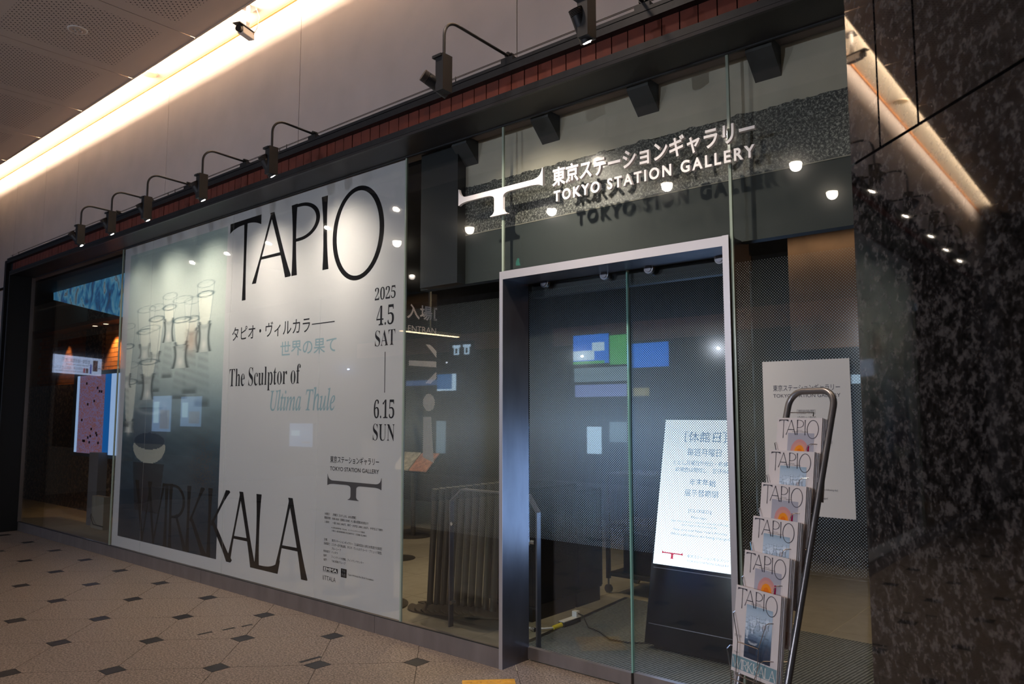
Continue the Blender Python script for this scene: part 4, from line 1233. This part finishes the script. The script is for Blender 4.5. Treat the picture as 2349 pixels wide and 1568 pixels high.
def leaflet_proto(kind):
    """A4 leaflet, local frame: x right 0..0.21, z up 0..0.297, front faces -y"""
    r = thing('leaflet', 'x', 'leaflet', (0, 0, 0))
    B('pages', M_paper, r, 0, 0.21, 0, 0.0045, 0, 0.297, local=True)
    sx = 0.21 / 2.42; f = lambda x, z: ((x + 6.42) * sx + 0.004, -0.0006, 0.290 + (z - 3.235) * sx * 1.10)
    for vs_, fs_ in tg_thin: MB().add([f(v[0], v[1]) for v in vs_], fs_).build('title_letter', M_ink, r, local=True)
    im = SUN if kind == 'sunset' else SMALL
    grid_picture('cover_picture', im, 0.056, 0.178, 0.060, 0.240, M_picp, r, lambda a, b: (a, -0.0005, b), local=True)
    pl = ((0, -0.0006, 0), (1, 0, 0), (0, 0, 1))
    text_on('cover_text', '世界の果て', (0.100, 0.125, 0.2485, 0.2515), M_inkg, r, pl, local=True)
    text_on('cover_text', serif('The Sculptor of Ultima Thule'), (0.075, 0.150, 0.2425, 0.2465), M_inkg, r, pl, local=True)
    text_on('cover_text', '2025 4.5 SAT 6.15 SUN', (0.008, 0.040, 0.120, 0.128), M_inkg, r, pl, local=True)
    B('cover_band', pbr('pale blue band', (0.20, 0.34, 0.40) if kind != 'sunset' else (0.35, 0.12, 0.08), 0.5) if kind != 'sunset' else pbr('rust band', (0.35, 0.12, 0.08), 0.5), r, 0.002, 0.208, -0.0004, 0.0, 0.012, 0.056, local=True)
    sw = 0.198 / 2.97; f2 = lambda x, z: ((x + 8.04) * sw + 0.006, -0.0009, 0.014 + (z - 0.232) * sw * 0.86)
    for vs_, fs_ in wg: MB().add([f2(v[0], v[1]) for v in vs_], fs_).build('title_letter', M_white, r, local=True)
    v2, f3 = poly_flat(emblem(0.010, 0.032, 0.070, 0.062), lambda a, b: (a, -0.0008, b))
    MB().add(v2, f3).build('cover_emblem', M_inkg, r, local=True)
    return r


LP = {'sunset': leaflet_proto('sunset'), 'glasses': leaflet_proto('glasses')}
ordn = ['top', 'second', 'third', 'fourth', 'fifth', 'bottom']
used = {}
Rm = Matrix((rt, -nrm.cross(Vector((0, 0, 1))).cross(Vector((0, 0, 1))) * 0 + (-nrm * math.cos(TL) - Vector((0, 0, 1)) * math.sin(TL)), upL)).transposed()
for k in range(6):
    kind = 'sunset' if k % 2 == 0 else 'glasses'
    for d_ in range(4):
        pr = LP[kind]
        lab = '%s leaflet at the %s of the rack' % ({'sunset': 'sunset and bottle', 'glasses': 'shot glass photo'}[kind], ordn[k] + ' pocket')
        lab += ', front copy' if d_ == 0 else ', %s copy behind it' % ['', 'first', 'second', 'last'][d_]
        if kind not in used: r = pr; used[kind] = 1; r['label'] = lab
        else: r = dup(pr, (0, 0, 0), lab)
        r['group'] = 'leaflets in the rack'
        p = P6 + upl * tiers[k] - upL * 0.297 - nrm * (0.0052 * d_) + rt * (0.0025 * d_ + random.uniform(-0.001, 0.001))
        r.location = p; r.rotation_euler = Rm.to_euler()
        if d_: r.location.z -= 0.002 * d_

# ------------------------------------------------------------------ notice sheet on the glass
NS = thing('notice_sheet', 'white opening hours notice sheet stuck on the right glass pane', 'notice', (-1.21, 0.008, 1.046))
MB().box(-1.408, -1.014, 0.007, 0.0115, 1.046, 1.748).build('sheet', pbr('notice white', (0.62, 0.60, 0.58), 0.5), NS)
npl = ((0, 0.0065, 0), (1, 0, 0), (0, 0, 1))
for s, a, b, c, d, m in [('東京ステーションギャラリー', -1.360, -1.058, 1.607, 1.637, M_ink), ('TOKYO STATION GALLERY', -1.360, -1.058, 1.578, 1.594, M_ink),
                         ('［開館時間］', -1.252, -1.170, 1.502, 1.522, M_inkg), ('10:00－18:00', -1.250, -1.168, 1.480, 1.492, M_inkg), ('＊金曜日は20:00まで開館', -1.275, -1.142, 1.455, 1.468, M_inkg),
                         ('＊入館は閉館30分前まで', -1.272, -1.150, 1.436, 1.448, M_inkg), ('［休館日］', -1.245, -1.175, 1.395, 1.413, M_inkg), ('毎週月曜日（祝日の場合は開館し、翌日休館）', -1.29, -1.10, 1.37, 1.383, M_inkg),
                         ('年末年始・展示替期間', -1.265, -1.155, 1.335, 1.352, M_inkg), ('[ OPENING HOURS ]', -1.270, -1.150, 1.295, 1.306, M_inkg), ('10:00 a.m. - 6:00 p.m.', -1.268, -1.152, 1.272, 1.283, M_inkg),
                         ('10:00 a.m. - 8:00 p.m. on Fridays', -1.285, -1.137, 1.254, 1.264, M_inkg), ('Last entry 30 minutes before closing', -1.285, -1.137, 1.238, 1.248, M_inkg), ('[ CLOSED ]', -1.25, -1.165, 1.206, 1.219, M_inkg),
                         ('Mondays (except when a holiday falls on Monday, and the following day)', -1.35, -1.085, 1.160, 1.171, M_inkg), ('New Year\'s Holidays', -1.255, -1.16, 1.142, 1.152, M_inkg), ('While exhibitions are being changed', -1.29, -1.13, 1.122, 1.133, M_inkg)]:
    text_on('notice_line', s, (a, b, c, d), m, NS, npl)

# ------------------------------------------------------------------ things inside the doors
mt = thing('entrance_mat', 'dark grey ribbed entrance mat behind the glass doors', 'mat', (-2.1, 1.1, 0))
m_, nt, out = _new('ribbed mat')
b = N(nt, 'ShaderNodeBsdfPrincipled', Roughness=0.9); L(nt, b.outputs[0], out.inputs[0]); s_, _ = sep(nt)
q = math_n(nt, 'SINE', math_n(nt, 'MULTIPLY', math_n(nt, 'SUBTRACT', s_[0], math_n(nt, 'MULTIPLY', s_[1], 0.12)), 2 * PI / 0.022))
nz = N(nt, 'ShaderNodeTexNoise', Scale=160.0); q2 = math_n(nt, 'ADD', math_n(nt, 'MULTIPLY', q, 0.30), nz.outputs[0])
L(nt, ramp(nt, q2, [(0.3, (0.025, 0.03, 0.032)), (0.8, (0.17, 0.185, 0.175))]), b.inputs['Base Color'])
bp = N(nt, 'ShaderNodeBump', Strength=0.6, Distance=0.004); L(nt, q, bp.inputs['Height']); L(nt, bp.outputs[0], b.inputs['Normal'])
MB().prism([(-3.21, 0.29, 0.0005), (0.4, 0.29, 0.0005), (0.4, 1.87, 0.0005), (-3.38, 1.97, 0.0005)], (0, 0, 1), 0.006).build('mat_pile', m_, mt)
MB().prism([(-3.25, 0.285, 0.0004), (-3.21, 0.285, 0.0004), (-3.38, 1.985, 0.0004), (-3.42, 1.985, 0.0004)], (0, 0, 1), 0.005).build('mat_edge', M_blk, mt)

# digital signage, leaning back
DG = thing('digital_sign', 'glowing white digital sign board in a black leaning case inside the door', 'screen', (-2.28, 1.1, 0))
yb_ = lambda z: 0.894 + 0.2223 * z
def lb(name, x0, x1, z0, z1, f0, f1, mat):
    p = [(x0, yb_(z0) + f0, z0), (x1, yb_(z0) + f0, z0), (x1, yb_(z1) + f0, z1), (x0, yb_(z1) + f0, z1)]
    return MB().prism(p, (0, 1, 0), f1 - f0).build(name, mat, DG)
lb('case', -2.603, -1.965, 0.035, 1.485, 0.0, 0.07, M_cab)
M_scr = emis('sign screen white', (0.80, 0.90, 1.0), 2.0)
lb('screen', -2.590, -1.978, 0.522, 1.462, -0.004, 0.0, M_scr)
MB().box(-2.55, -2.02, 0.93, 1.45, 0.002, 0.05).build('case_foot', M_cab, DG)
lb('trim_line', -2.585, -1.98, 0.497, 0.500, -0.003, 0.0, M_steel); lb('trim_line', -2.585, -1.98, 0.155, 0.158, -0.003, 0.0, M_steel)
vd = Vector((0, 0.2223, 1)).normalized()
dpl = ((0, 0.894 - 0.006, 0), (1, 0, 0), tuple(vd)); kk = math.sqrt(1 + 0.2223 ** 2)
M_st = emis('screen text blue', (0.09, 0.20, 0.42), 1.0); M_sr = emis('screen text red', (0.75, 0.05, 0.12), 0.9)
for s, a, b, c, d in [('［休館日］', -2.46, -2.11, 1.315, 1.385), ('毎週月曜日', -2.43, -2.14, 1.225, 1.275), ('ただし月曜日が祝日・振替休日', -2.545, -2.01, 1.163, 1.195), ('の場合は開館し、翌日休館', -2.52, -2.05, 1.118, 1.150),
                      ('年末年始', -2.39, -2.17, 1.035, 1.080), ('展示替期間', -2.425, -2.145, 0.965, 1.010), ('[CLOSED]', -2.38, -2.19, .860, .885), ('Mondays', -2.35, -2.225, .823, .842),
                      ('Open when a national or substitute holiday falls on Monday,', -2.52, -2.04, .795, .811), ('and closed on the following day', -2.43, -2.13, .773, .789),
                      ('Year-end and New Year\'s Holiday', -2.50, -2.05, .740, .759), ('While exhibitions are being changed', -2.52, -2.03, .710, .730), ('東京ステーションギャラリー', -2.36, -2.02, .585, .605), ('TOKYO STATION GALLERY', -2.36, -2.02, .560, .572)]:
    text_on('screen_text', s, (-2.285 + (a + 2.285) * 0.84, -2.285 + (b + 2.285) * 0.84, c * kk, d * kk), M_st, DG, dpl)
v_, f_ = poly_flat(emblem(-2.53, -2.38, 0.615, 0.565), lambda a, b: (a, yb_(b) - 0.006, b))
MB().add(v_, f_).build('screen_emblem', M_sr, DG)
# light the screen throws
area('sign_glow', (-2.285, 1.09, 0.99), (0, -1, 0.22), 0.58, 0.9, 9.0, (0.20, 0.45, 1.0))

# guard rail with glass
GR = thing('guard_rail', 'steel framed glass guard panel beside the door leaf', 'guard rail', (-3.5, 0.45, 0))
for pts in ([(-3.117, .45, 0), (-3.117, .45, .862)], [(-3.117, .45, .862), (-3.195, .45, .968)], [(-3.195, .45, .968), (-3.80, .45, .968)], [(-3.80, .45, .968), (-3.91, .45, .88)], [(-3.91, .45, .88), (-3.91, .45, 0)]):
    a, b = Vector(pts[0]), Vector(pts[1]); d = (b - a).normalized(); sN = Vector((0, 1, 0)).cross(d)
    pp = [a + sN * 0.006, a - sN * 0.006, b - sN * 0.006, b + sN * 0.006]
    MB().prism([p - Vector((0, 0.02, 0)) for p in pp], (0, 1, 0), 0.04).build('rail_bar', M_steel, GR)
MB().prism([(-3.13, .447, .06), (-3.13, .447, .85), (-3.20, .447, .955), (-3.79, .447, .955), (-3.90, .447, .87), (-3.90, .447, .06)], (0, 1, 0), 0.006).build('rail_glass', M_gdoor, GR)
for z in (0.17, 0.72): MB().cyl((-3.895, .43, z), (-3.895, .47, z), 0.014, 0.014, 12).build('clip', M_chrome, GR); MB().cyl((-3.13, .43, z - 0.05), (-3.16, .43, z - 0.05), 0.014, 0.014, 12).build('clip', M_chrome, GR)

# stanchions
M_st2 = pbr('bronze stanchion', (0.09, 0.078, 0.060), 0.35, 0.6)


def stanchion(label, loc, group, r=0.025, rb=0.17, hgt=0.92):
    t = thing('barrier_post', label, 'barrier post', loc, group)
    a0 = math.asin(0.031 / rb)   # round base with a slot, so the posts nest
    bp_ = [(rb * math.cos(PI + a0 + (2 * PI - 2 * a0) * i / 35), rb * math.sin(PI + a0 + (2 * PI - 2 * a0) * i / 35), 0) for i in range(36)] + [(-0.03, 0.031, 0), (-0.03, -0.031, 0)]
    MB().prism(bp_, (0, 0, 1), 0.009).build('base', M_st2, t, local=True)
    MB().cyl((0, 0, 0.009), (0, 0, 0.03), 0.0275, 0.024, 20).build('collar', M_st2, t, local=True, smooth=True)
    MB().cyl((0, 0, 0.02), (0, 0, hgt - 0.09), r, r, 18).build('post', M_st2, t, local=True, smooth=True)
    MB().cyl((0, 0, hgt - 0.09), (0, 0, hgt), r + 0.006, r + 0.006, 18).build('belt_head', M_lamp, t, local=True, smooth=True)
    return t


s0 = stanchion('bronze barrier post in the packed row, leftmost', (-4.40, 0.71, 0.0), 'barrier posts packed in a row behind the door post')
s0.rotation_euler = (0, math.radians(3.5), 0)
nn = ['second', 'third', 'fourth', 'fifth', 'sixth', 'seventh', 'eighth', 'ninth', 'rightmost']
for k in range(9):
    s = dup(s0, (-4.40 + 0.078 * (k + 1), 0.71 - 0.006 * k, 0.0), 'bronze barrier post in the packed row, %s from the left' % nn[k] if k < 8 else 'bronze barrier post in the packed row, rightmost')
    s.rotation_euler = (0, math.radians(3.5), 0)
for k, c in enumerate([o for o in bpy.data.objects if o.name.startswith('barrier_post')]): c.location.z = 0.0105 * k
for (x, y, lab) in ((-6.168, 0.642, 'barrier post seen through the poster under the letter A'), (-5.385, 0.624, 'barrier post seen through the poster left of the credits'), (-7.386, 0.55, 'barrier post seen faintly through the glasses photo'), (-6.135, 1.921, 'barrier post standing alone inside, base right of the poster edge')):
    s = dup(s0, (x, y, 0.0), lab, 'separate barrier posts inside'); s.rotation_euler = (0, 0, 0)
bx = thing('pedestal', 'grey pedestal box standing behind the right end of the poster', 'pedestal', (-4.80, 0.42, 0))
MB().box(-4.91, -4.70, 0.42, 0.60, 0.012, 1.30).build('column', M_steeldk, bx)
MB().cyl((-4.80, 0.50, 0.0), (-4.80, 0.50, 0.012), 0.26, 0.26, 36).build('base', M_st2, bx, smooth=True)

# booklet stand
BS = thing('booklet_stand', 'slanted booklet tray on a thin post with a round base', 'stand', (-7.10, 3.0, 0))
MB().cyl((-7.1, 3.0, 0), (-7.1, 3.0, 0.012), 0.22, 0.22, 32).build('base', M_st2, BS, smooth=True)
MB().cyl((-7.1, 3.0, 0.012), (-7.1, 3.0, 0.86), 0.03, 0.03, 16).build('post', M_st2, BS, smooth=True)
MB().prism([(-7.40, 2.88, 0.80), (-6.72, 2.88, 0.80), (-6.72, 3.12, 1.02), (-7.40, 3.12, 1.02)], Vector((0, 0.68, -0.74)), 0.02).build('tray', M_cab, BS)
for i, (xa, col, cn) in enumerate(((-7.38, (0.75, 0.62, 0.50), 'cream'), (-7.06, (0.80, 0.28, 0.16), 'red'))):
    t = tag(MB().prism([(xa, 2.885, 0.806), (xa + 0.30, 2.885, 0.806), (xa + 0.30, 3.11, 1.014), (xa, 3.11, 1.014)], Vector((0, -0.68, 0.74)), 0.012).build('booklet', emis('lit booklet ' + cn, col, 0.28) if False else pbr('booklet ' + cn, col, 0.6, var=0.4, scale=18)), '%s covered booklet on the slanted tray' % cn, 'booklet')
spot('booklet_lamp', (-7.0, 2.4, 2.8), (-7.05, 3.0, 0.9), 45, (1.0, 0.8, 0.55), 35, 0.5, 0.03)

# cabinets
for (y0, y1, z1, lab) in ((0.90, 1.452, 0.96, 'black low cabinet nearer the glass, by the power strip'), (1.458, 1.80, 0.90, 'black low cabinet behind the first one')):
    cbn = thing('cabinet', lab, 'cabinet', (-3.75, y0, 0), 'black cabinets inside the entrance')
    MB().box(-3.97, -3.522, y0, y1, 0.11, z1).build('body', M_cab, cbn, bevel=0.003)
    MB().box(-3.95, -3.535, y0 + 0.01, y1 - 0.01, 0.0, 0.11).build('plinth', M_blk, cbn)
    d = MB().box(-3.521, -3.512, y0 + 0.006, y1 - 0.006, 0.125, z1 - 0.012).build('door', M_cab, cbn)
    MB().cyl((-3.512, y1 - 0.03, 0.55), (-3.502, y1 - 0.03, 0.55), 0.012, 0.012, 12).build('knob', M_lamp, d)
# trolley
TR = thing('trolley', 'dark metal frame trolley on casters behind the doors', 'trolley', (-3.4, 2.3, 0))
for x in (-3.62, -3.10):
    for y in (2.05, 2.5): MB().box(x - 0.015, x + 0.015, y - 0.015, y + 0.015, 0.12, 1.0).build('upright', M_lamp, TR); f = MB(); f.cyl((x, y - 0.012, 0.035), (x, y + 0.012, 0.035), 0.035, 0.035, 16); f.cyl((x, y, 0.05), (x, y, 0.12), 0.008, 0.008, 8); f.build('caster', M_steel, TR)
for z in (0.14, 0.55, 0.97): MB().box(-3.62, -3.10, 2.05, 2.5, z, z + 0.03).build('shelf', M_lamp, TR)
MB().box(-3.5, -3.2, 2.1, 2.45, 0.17, 0.50).build('carton', M_cab, TR)

# power strip and cables
PS = thing('power_strip', 'white-topped power strip with a yellow plug on the floor', 'power strip', (-3.29, 1.03, 0))
MB().box(-3.315, -3.262, 0.93, 1.13, 0.003, 0.040).build('body', M_cab, PS, bevel=0.002)
MB().box(-3.313, -3.264, 0.932, 1.128, 0.040, 0.045).build('top_plate', M_white, PS)
MB().box(-3.31, -3.268, 1.085, 1.125, 0.045, 0.085).build('plug', M_white, PS, bevel=0.003)
MB().cyl((-3.29, 0.93, 0.02), (-3.30, 0.85, 0.016), 0.018, 0.014, 10).build('yellow_connector', pbr('yellow plastic', (0.75, 0.62, 0.02), 0.4), PS)
MB().tube([(-3.30, 0.86, 0.014), (-3.33, 0.78, 0.02), (-3.38, 0.70, 0.03), (-3.46, 0.62, 0.06), (-3.52, 0.56, 0.05)], 0.006, 8).build('white_cable', M_white, PS, smooth=True)
MB().tube([(-3.285, 1.11, 0.07), (-3.22, 1.10, 0.06), (-3.12, 1.02, 0.015), (-3.0, 0.98, 0.014), (-2.85, 0.88, 0.014), (-2.72, 0.90, 0.014), (-2.60, 0.98, 0.014), (-2.52, 1.02, 0.016)], 0.005, 8).build('dark_cable', M_lamp, PS, smooth=True)

# glass fin with entrance lettering (perpendicular to the front)
EN = thing('entrance_glass_fin', 'clear glass fin with beige entrance lettering and arrow behind the narrow pane', 'glass panel', (-3.965, 0.19, 1.0))
MB().box(-3.968, -3.961, 0.035, 0.334, 1.0, 2.374).build('fin_glass', M_gdoor, EN)
M_bg = pbr('beige vinyl', (0.85, 0.66, 0.50), 0.6)
epl = ((-3.960, 0, 0), (0, 1, 0), (0, 0, 1))
text_on('fin_text', '入場', (0.042, 0.284, 2.171, 2.278), M_bg, EN, epl, offset=0.02)
k3 = MB(); k3.box(-3.961, -3.959, .304, .316, 2.178, 2.275); k3.box(-3.961, -3.959, .304, .332, 2.262, 2.275); k3.box(-3.961, -3.959, .304, .332, 2.180, 2.193); k3.build('fin_text', M_bg, EN)
text_on('fin_text', 'ENTRAN', (0.053, 0.325, 2.083, 2.124), M_bg, EN, epl)
XF = -3.9605
def fpoly(name, pts): MB().prism([(XF, y, z) for y, z in pts], (1, 0, 0), 0.001).build(name, M_bg, EN)
fpoly('arrow_shape', [(0.225, 2.0), (0.268, 2.0), (0.332, 1.958), (0.332, 1.908)]); fpoly('arrow_shape', [(0.065, 1.84), (0.332, 1.84), (0.332, 1.882), (0.065, 1.877)])
fpoly('arrow_shape', [(0.225, 1.722), (0.332, 1.808), (0.332, 1.760), (0.275, 1.720)])
fpoly('info_dot', [(0.262 + 0.058 * math.cos(t * PI / 12), 1.585 + 0.062 * math.sin(t * PI / 12)) for t in range(24)])
fpoly('info_stem', [(0.208, 1.20), (0.315, 1.155), (0.285, 1.482), (0.208, 1.482)])

LL = thing('linear_light', 'warm linear wall light glowing inside behind the narrow pane', 'light', (-5.0, 1.3, 2.2))
MB().box(-5.04, -5.0, 0.90, 1.66, 2.235, 2.262).build('housing', M_lamp, LL)
MB().box(-5.035, -5.004, 0.92, 1.64, 2.228, 2.236).build('diffuser', emis('warm strip', (1.0, 0.70, 0.38), 3.0), LL)
MB().box(-5.03, -5.01, 1.26, 1.28, 2.26, 3.5).build('hanger', M_lamp, LL)
area('linear_lamp', (-5.01, 1.28, 2.22), (-0.4, 0, -1), 0.02, 0.7, 0.8, (1.0, 0.72, 0.40))

# ------------------------------------------------------------------ opposite side of the passage (seen as reflections)
OW = struct(MB().box(-40, 4, -10.1, -10.0, 0, 5.0).build('wall_opposite', pbr('opposite wall', (0.04, 0.032, 0.028), 0.7, var=0.2, scale=2)), 'dark wall across the passage', 'wall')
struct(MB().box(-16, 3.6, -9.2, -9.05, 2.98, 3.35).build('trim_3', pbr('salmon bulkhead', (0.75, 0.36, 0.26), 0.7)), 'reddish bulkhead across the passage', 'trim')
struct(MB().box(3.5, 3.6, -10, 0, 0, 5.0).build('wall_passage_right', pbr('passage side wall', (0.10, 0.08, 0.07), 0.7)), 'dark side wall of the passage', 'wall')


def lightbox(label, x0, x1, z0, z1, mat, y=-8.98, parts=(), cat='sign'):
    t = thing('light_sign', label, cat, ((x0 + x1) / 2, y, z0))
    MB().box(x0 - 0.02, x1 + 0.02, y - 0.12, y - 0.01, z0 - 0.02, z1 + 0.02).build('housing', M_blk, t)
    MB().box(x0, x1, y - 0.01, y, z0, z1).build('face', mat, t)
    for (nm, a, b, c, d, m) in parts: MB().box(a, b, y, y + 0.004, c, d).build(nm, m, t)
    return t


E_blue = emis('sign blue', (0.01, 0.16, 0.75), 7); E_green = emis('sign green', (0.10, 0.55, 0.14), 4.5); E_white = emis('sign white', (0.55, 0.78, 1.0), 6)
E_pale = emis('shop pale', (0.45, 0.68, 0.85), 2.0); E_lil = emis('sign lilac', (0.32, 0.42, 0.95), 3.2); E_yel = emis('sign yellow', (0.75, 0.65, 0.25), 2.0)
E_cyan = emis('sign cyan', (0.10, 0.55, 0.80), 2.0)
lightbox('blue and white lit map billboard across the passage', -9.28, -8.40, 2.54, 3.15, E_blue, parts=[('white_part', -9.28, -8.75, 2.62, 2.82, E_white), ('white_part', -8.80, -8.50, 2.80, 2.98, E_white), ('green_part', -9.28, -8.5, 2.54, 2.60, E_green)])
lightbox('plain green lit billboard across the passage', -8.37, -7.98, 2.50, 3.10, E_green)
lightbox('plain blue lit billboard across the passage', -7.95, -7.06, 2.42, 2.90, E_blue)
lightbox('pale shop fascia strip across the passage', -9.26, -7.98, 2.17, 2.46, E_pale)
lightbox('lilac station direction sign across the passage', -9.24, -7.99, 1.86, 2.11, E_lil)
lightbox('yellow lit strip sign across the passage', -7.96, -7.50, 1.86, 2.02, E_yel)
lightbox('bright shop lamp panel across the passage', -8.95, -8.60, 0.70, 1.25, E_white)
lightbox('white ticket machine light across the passage', -8.4, -8.0, 0.95, 1.35, E_pale)
t = lightbox('blue shop window light across the passage', -12.89, -12.27, 2.05, 2.44, emis('window blue', (0.06, 0.22, 0.55), 4), parts=[('white_frame', -12.40, -12.27, 2.05, 2.44, E_white), ('white_frame', -12.89, -12.27, 2.05, 2.09, E_white)])
lightbox('long pale blue strip light across the passage', -13.99, -12.9, 2.19, 2.32, emis('strip blue', (0.12, 0.25, 0.6), 2.2))
lightbox('vertical white shop light across the passage', -12.91, -12.6, 0.6, 1.35, E_pale)
icon = thing('light_sign', 'pair of white glowing pictograms on a dark box across the passage', 'sign', (-12.1, -8.98, 2.87))
MB().box(-12.5, -11.75, -9.1, -8.99, 2.80, 3.18).build('housing', M_blk, icon)
for xx in (-12.35, -12.02):
    MB().box(xx, xx + 0.16, -8.99, -8.985, 2.87, 3.04).build('pictogram', E_white, icon); MB().box(xx - 0.04, xx + 0.20, -8.99, -8.984, 3.04, 3.10).build('pictogram', E_white, icon); MB().box(xx + 0.05, xx + 0.11, -8.984, -8.98, 2.90, 3.02).build('pictogram', M_blk, icon)
for (x0, x1, z0, z1, lab) in ((-27.5, -26.1, 0.9, 2.15, 'left'), (-25.4, -24.0, 1.1, 2.1, 'middle'), (-18.9, -17.8, 0.6, 1.25, 'right')):
    lightbox('pale lit notice case across the passage, %s of three' % lab, x0, x1, z0, z1, emis('notice case light', (0.30, 0.50, 0.85), 1.2), parts=[('notice', x0 + 0.1, x0 + 0.5, z0 + 0.3, z1 - 0.2, E_pale), ('notice', x0 + 0.6, x1 - 0.1, z0 + 0.1, z1 - 0.5, emis('notice paper', (0.5, 0.55, 0.7), 0.8))])
lightbox('small white ceiling sign far right across the passage', -4.0, -3.45, 1.98, 2.12, E_white)
ex = thing('light_sign', 'small green glowing exit pictogram across the passage', 'sign', (-10.41, -8.99, 4.82))
MB().box(-10.570, -10.310, -9.03, -8.995, 4.726, 4.906).build('housing', M_blk, ex)
E_gr = emis('exit green', (0.02, 0.6, 0.4), 3.0)
MB().cyl((-10.410, -8.995, 4.866), (-10.410, -8.985, 4.866), 0.03, 0.03, 12).build('pictogram', E_gr, ex)
MB().prism([(-10.470, -8.992, 4.736), (-10.350, -8.992, 4.736), (-10.390, -8.992, 4.846), (-10.460, -8.992, 4.846)], (0, 1, 0), 0.006).build('pictogram', E_gr, ex)
# hanging station sign, mirrored in the leftmost pane
HS = thing('station_sign', 'long white hanging direction sign reflected in the leftmost pane', 'sign', (-24.0, -5.9, 2.6))
pA = Vector((-25.7, -5.0, 0)); pB = Vector((-27.05, -7.0, 0)); 
dS = (pB - pA); lenS = dS.length; dS.normalize(); nS = dS.cross(Vector((0, 0, 1)))
if nS.dot(Vector((1, 0.5, 0))) < 0: nS = -nS
zb_, zt_ = 2.79, 3.36
MB().prism([pA + Vector((0, 0, zb_)), pB + Vector((0, 0, zb_)), pB + Vector((0, 0, zt_)), pA + Vector((0, 0, zt_))], nS, -0.1).build('face', emis('station sign white', (0.55, 0.68, 1.0), 1.6), HS)
spl = (tuple(pB + nS * 0.01), tuple(-dS), (0, 0, 1))
M_sgt = emis('station sign text', (0.05, 0.06, 0.12), 0.5)
text_on('sign_text', '総武線・横須賀線（地下）', (0.62, 1.95, 3.14, 3.28), M_sgt, HS, spl)
text_on('sign_text', 'Yokosuka-Sobu Line (Rapid)', (0.62, 1.75, 3.04, 3.12), M_sgt, HS, spl)
text_on('sign_text', '成田空港　成田エクスプレス', (0.95, 2.36, 2.92, 3.02), M_sgt, HS, spl)
text_on('sign_text', 'Narita Airport Narita Express', (0.95, 2.2, 2.83, 2.90), M_sgt, HS, spl)
def sg(nm, a, b, c, d, m): 
    q0 = pB + nS * 0.008 - dS * a; q1 = pB + nS * 0.008 - dS * b
    MB().prism([q0 + Vector((0, 0, c)), q1 + Vector((0, 0, c)), q1 + Vector((0, 0, d)), q0 + Vector((0, 0, d))], nS, 0.004).build(nm, m, HS)
M_br = emis('pictogram brown', (0.20, 0.08, 0.03), 0.6); M_rd = emis('pictogram red', (0.55, 0.02, 0.03), 0.8); M_bl = emis('pictogram blue', (0.03, 0.04, 0.6), 0.9)
sg('pictogram', 0.22, 0.46, 2.92, 3.28, M_br); sg('pictogram', 0.52, 0.60, 2.83, 3.14, M_bl); sg('pictogram', 0.68, 0.80, 2.84, 3.00, M_br); sg('pictogram', 0.83, 0.92, 2.84, 3.00, M_rd)
text_on('sign_text', '←', (0.05, 0.19, 2.95, 3.10), M_sgt, HS, spl)
# passage downlights (reflections in the glass)
M_dl = emis('downlight glow', (1.0, 0.88, 0.70), 45.0)
for i, (x, y, lab) in enumerate(((-5.41, -6.49, 'brightest'), (-3.58, -6.79, 'nearest right'), (-3.64, -8.54, 'far right'), (-9.55, -6.54, 'middle'), (-11.43, -6.40, 'left'), (-13.96, -9.11, 'far left'))):
    t = thing('ceiling_downlight', 'round downlight in the passage ceiling, %s' % lab, 'light', (x, y, 4.98), 'passage downlights')
    MB().cyl((x, y, 4.98), (x, y, 4.968), 0.10, 0.095, 24).build('rim', M_white, t, smooth=True)
    MB().sphere((x, y, 4.955), 0.085 if x > -12 else 0.05, 16, 10).build('lamp', M_dl, t, smooth=True)
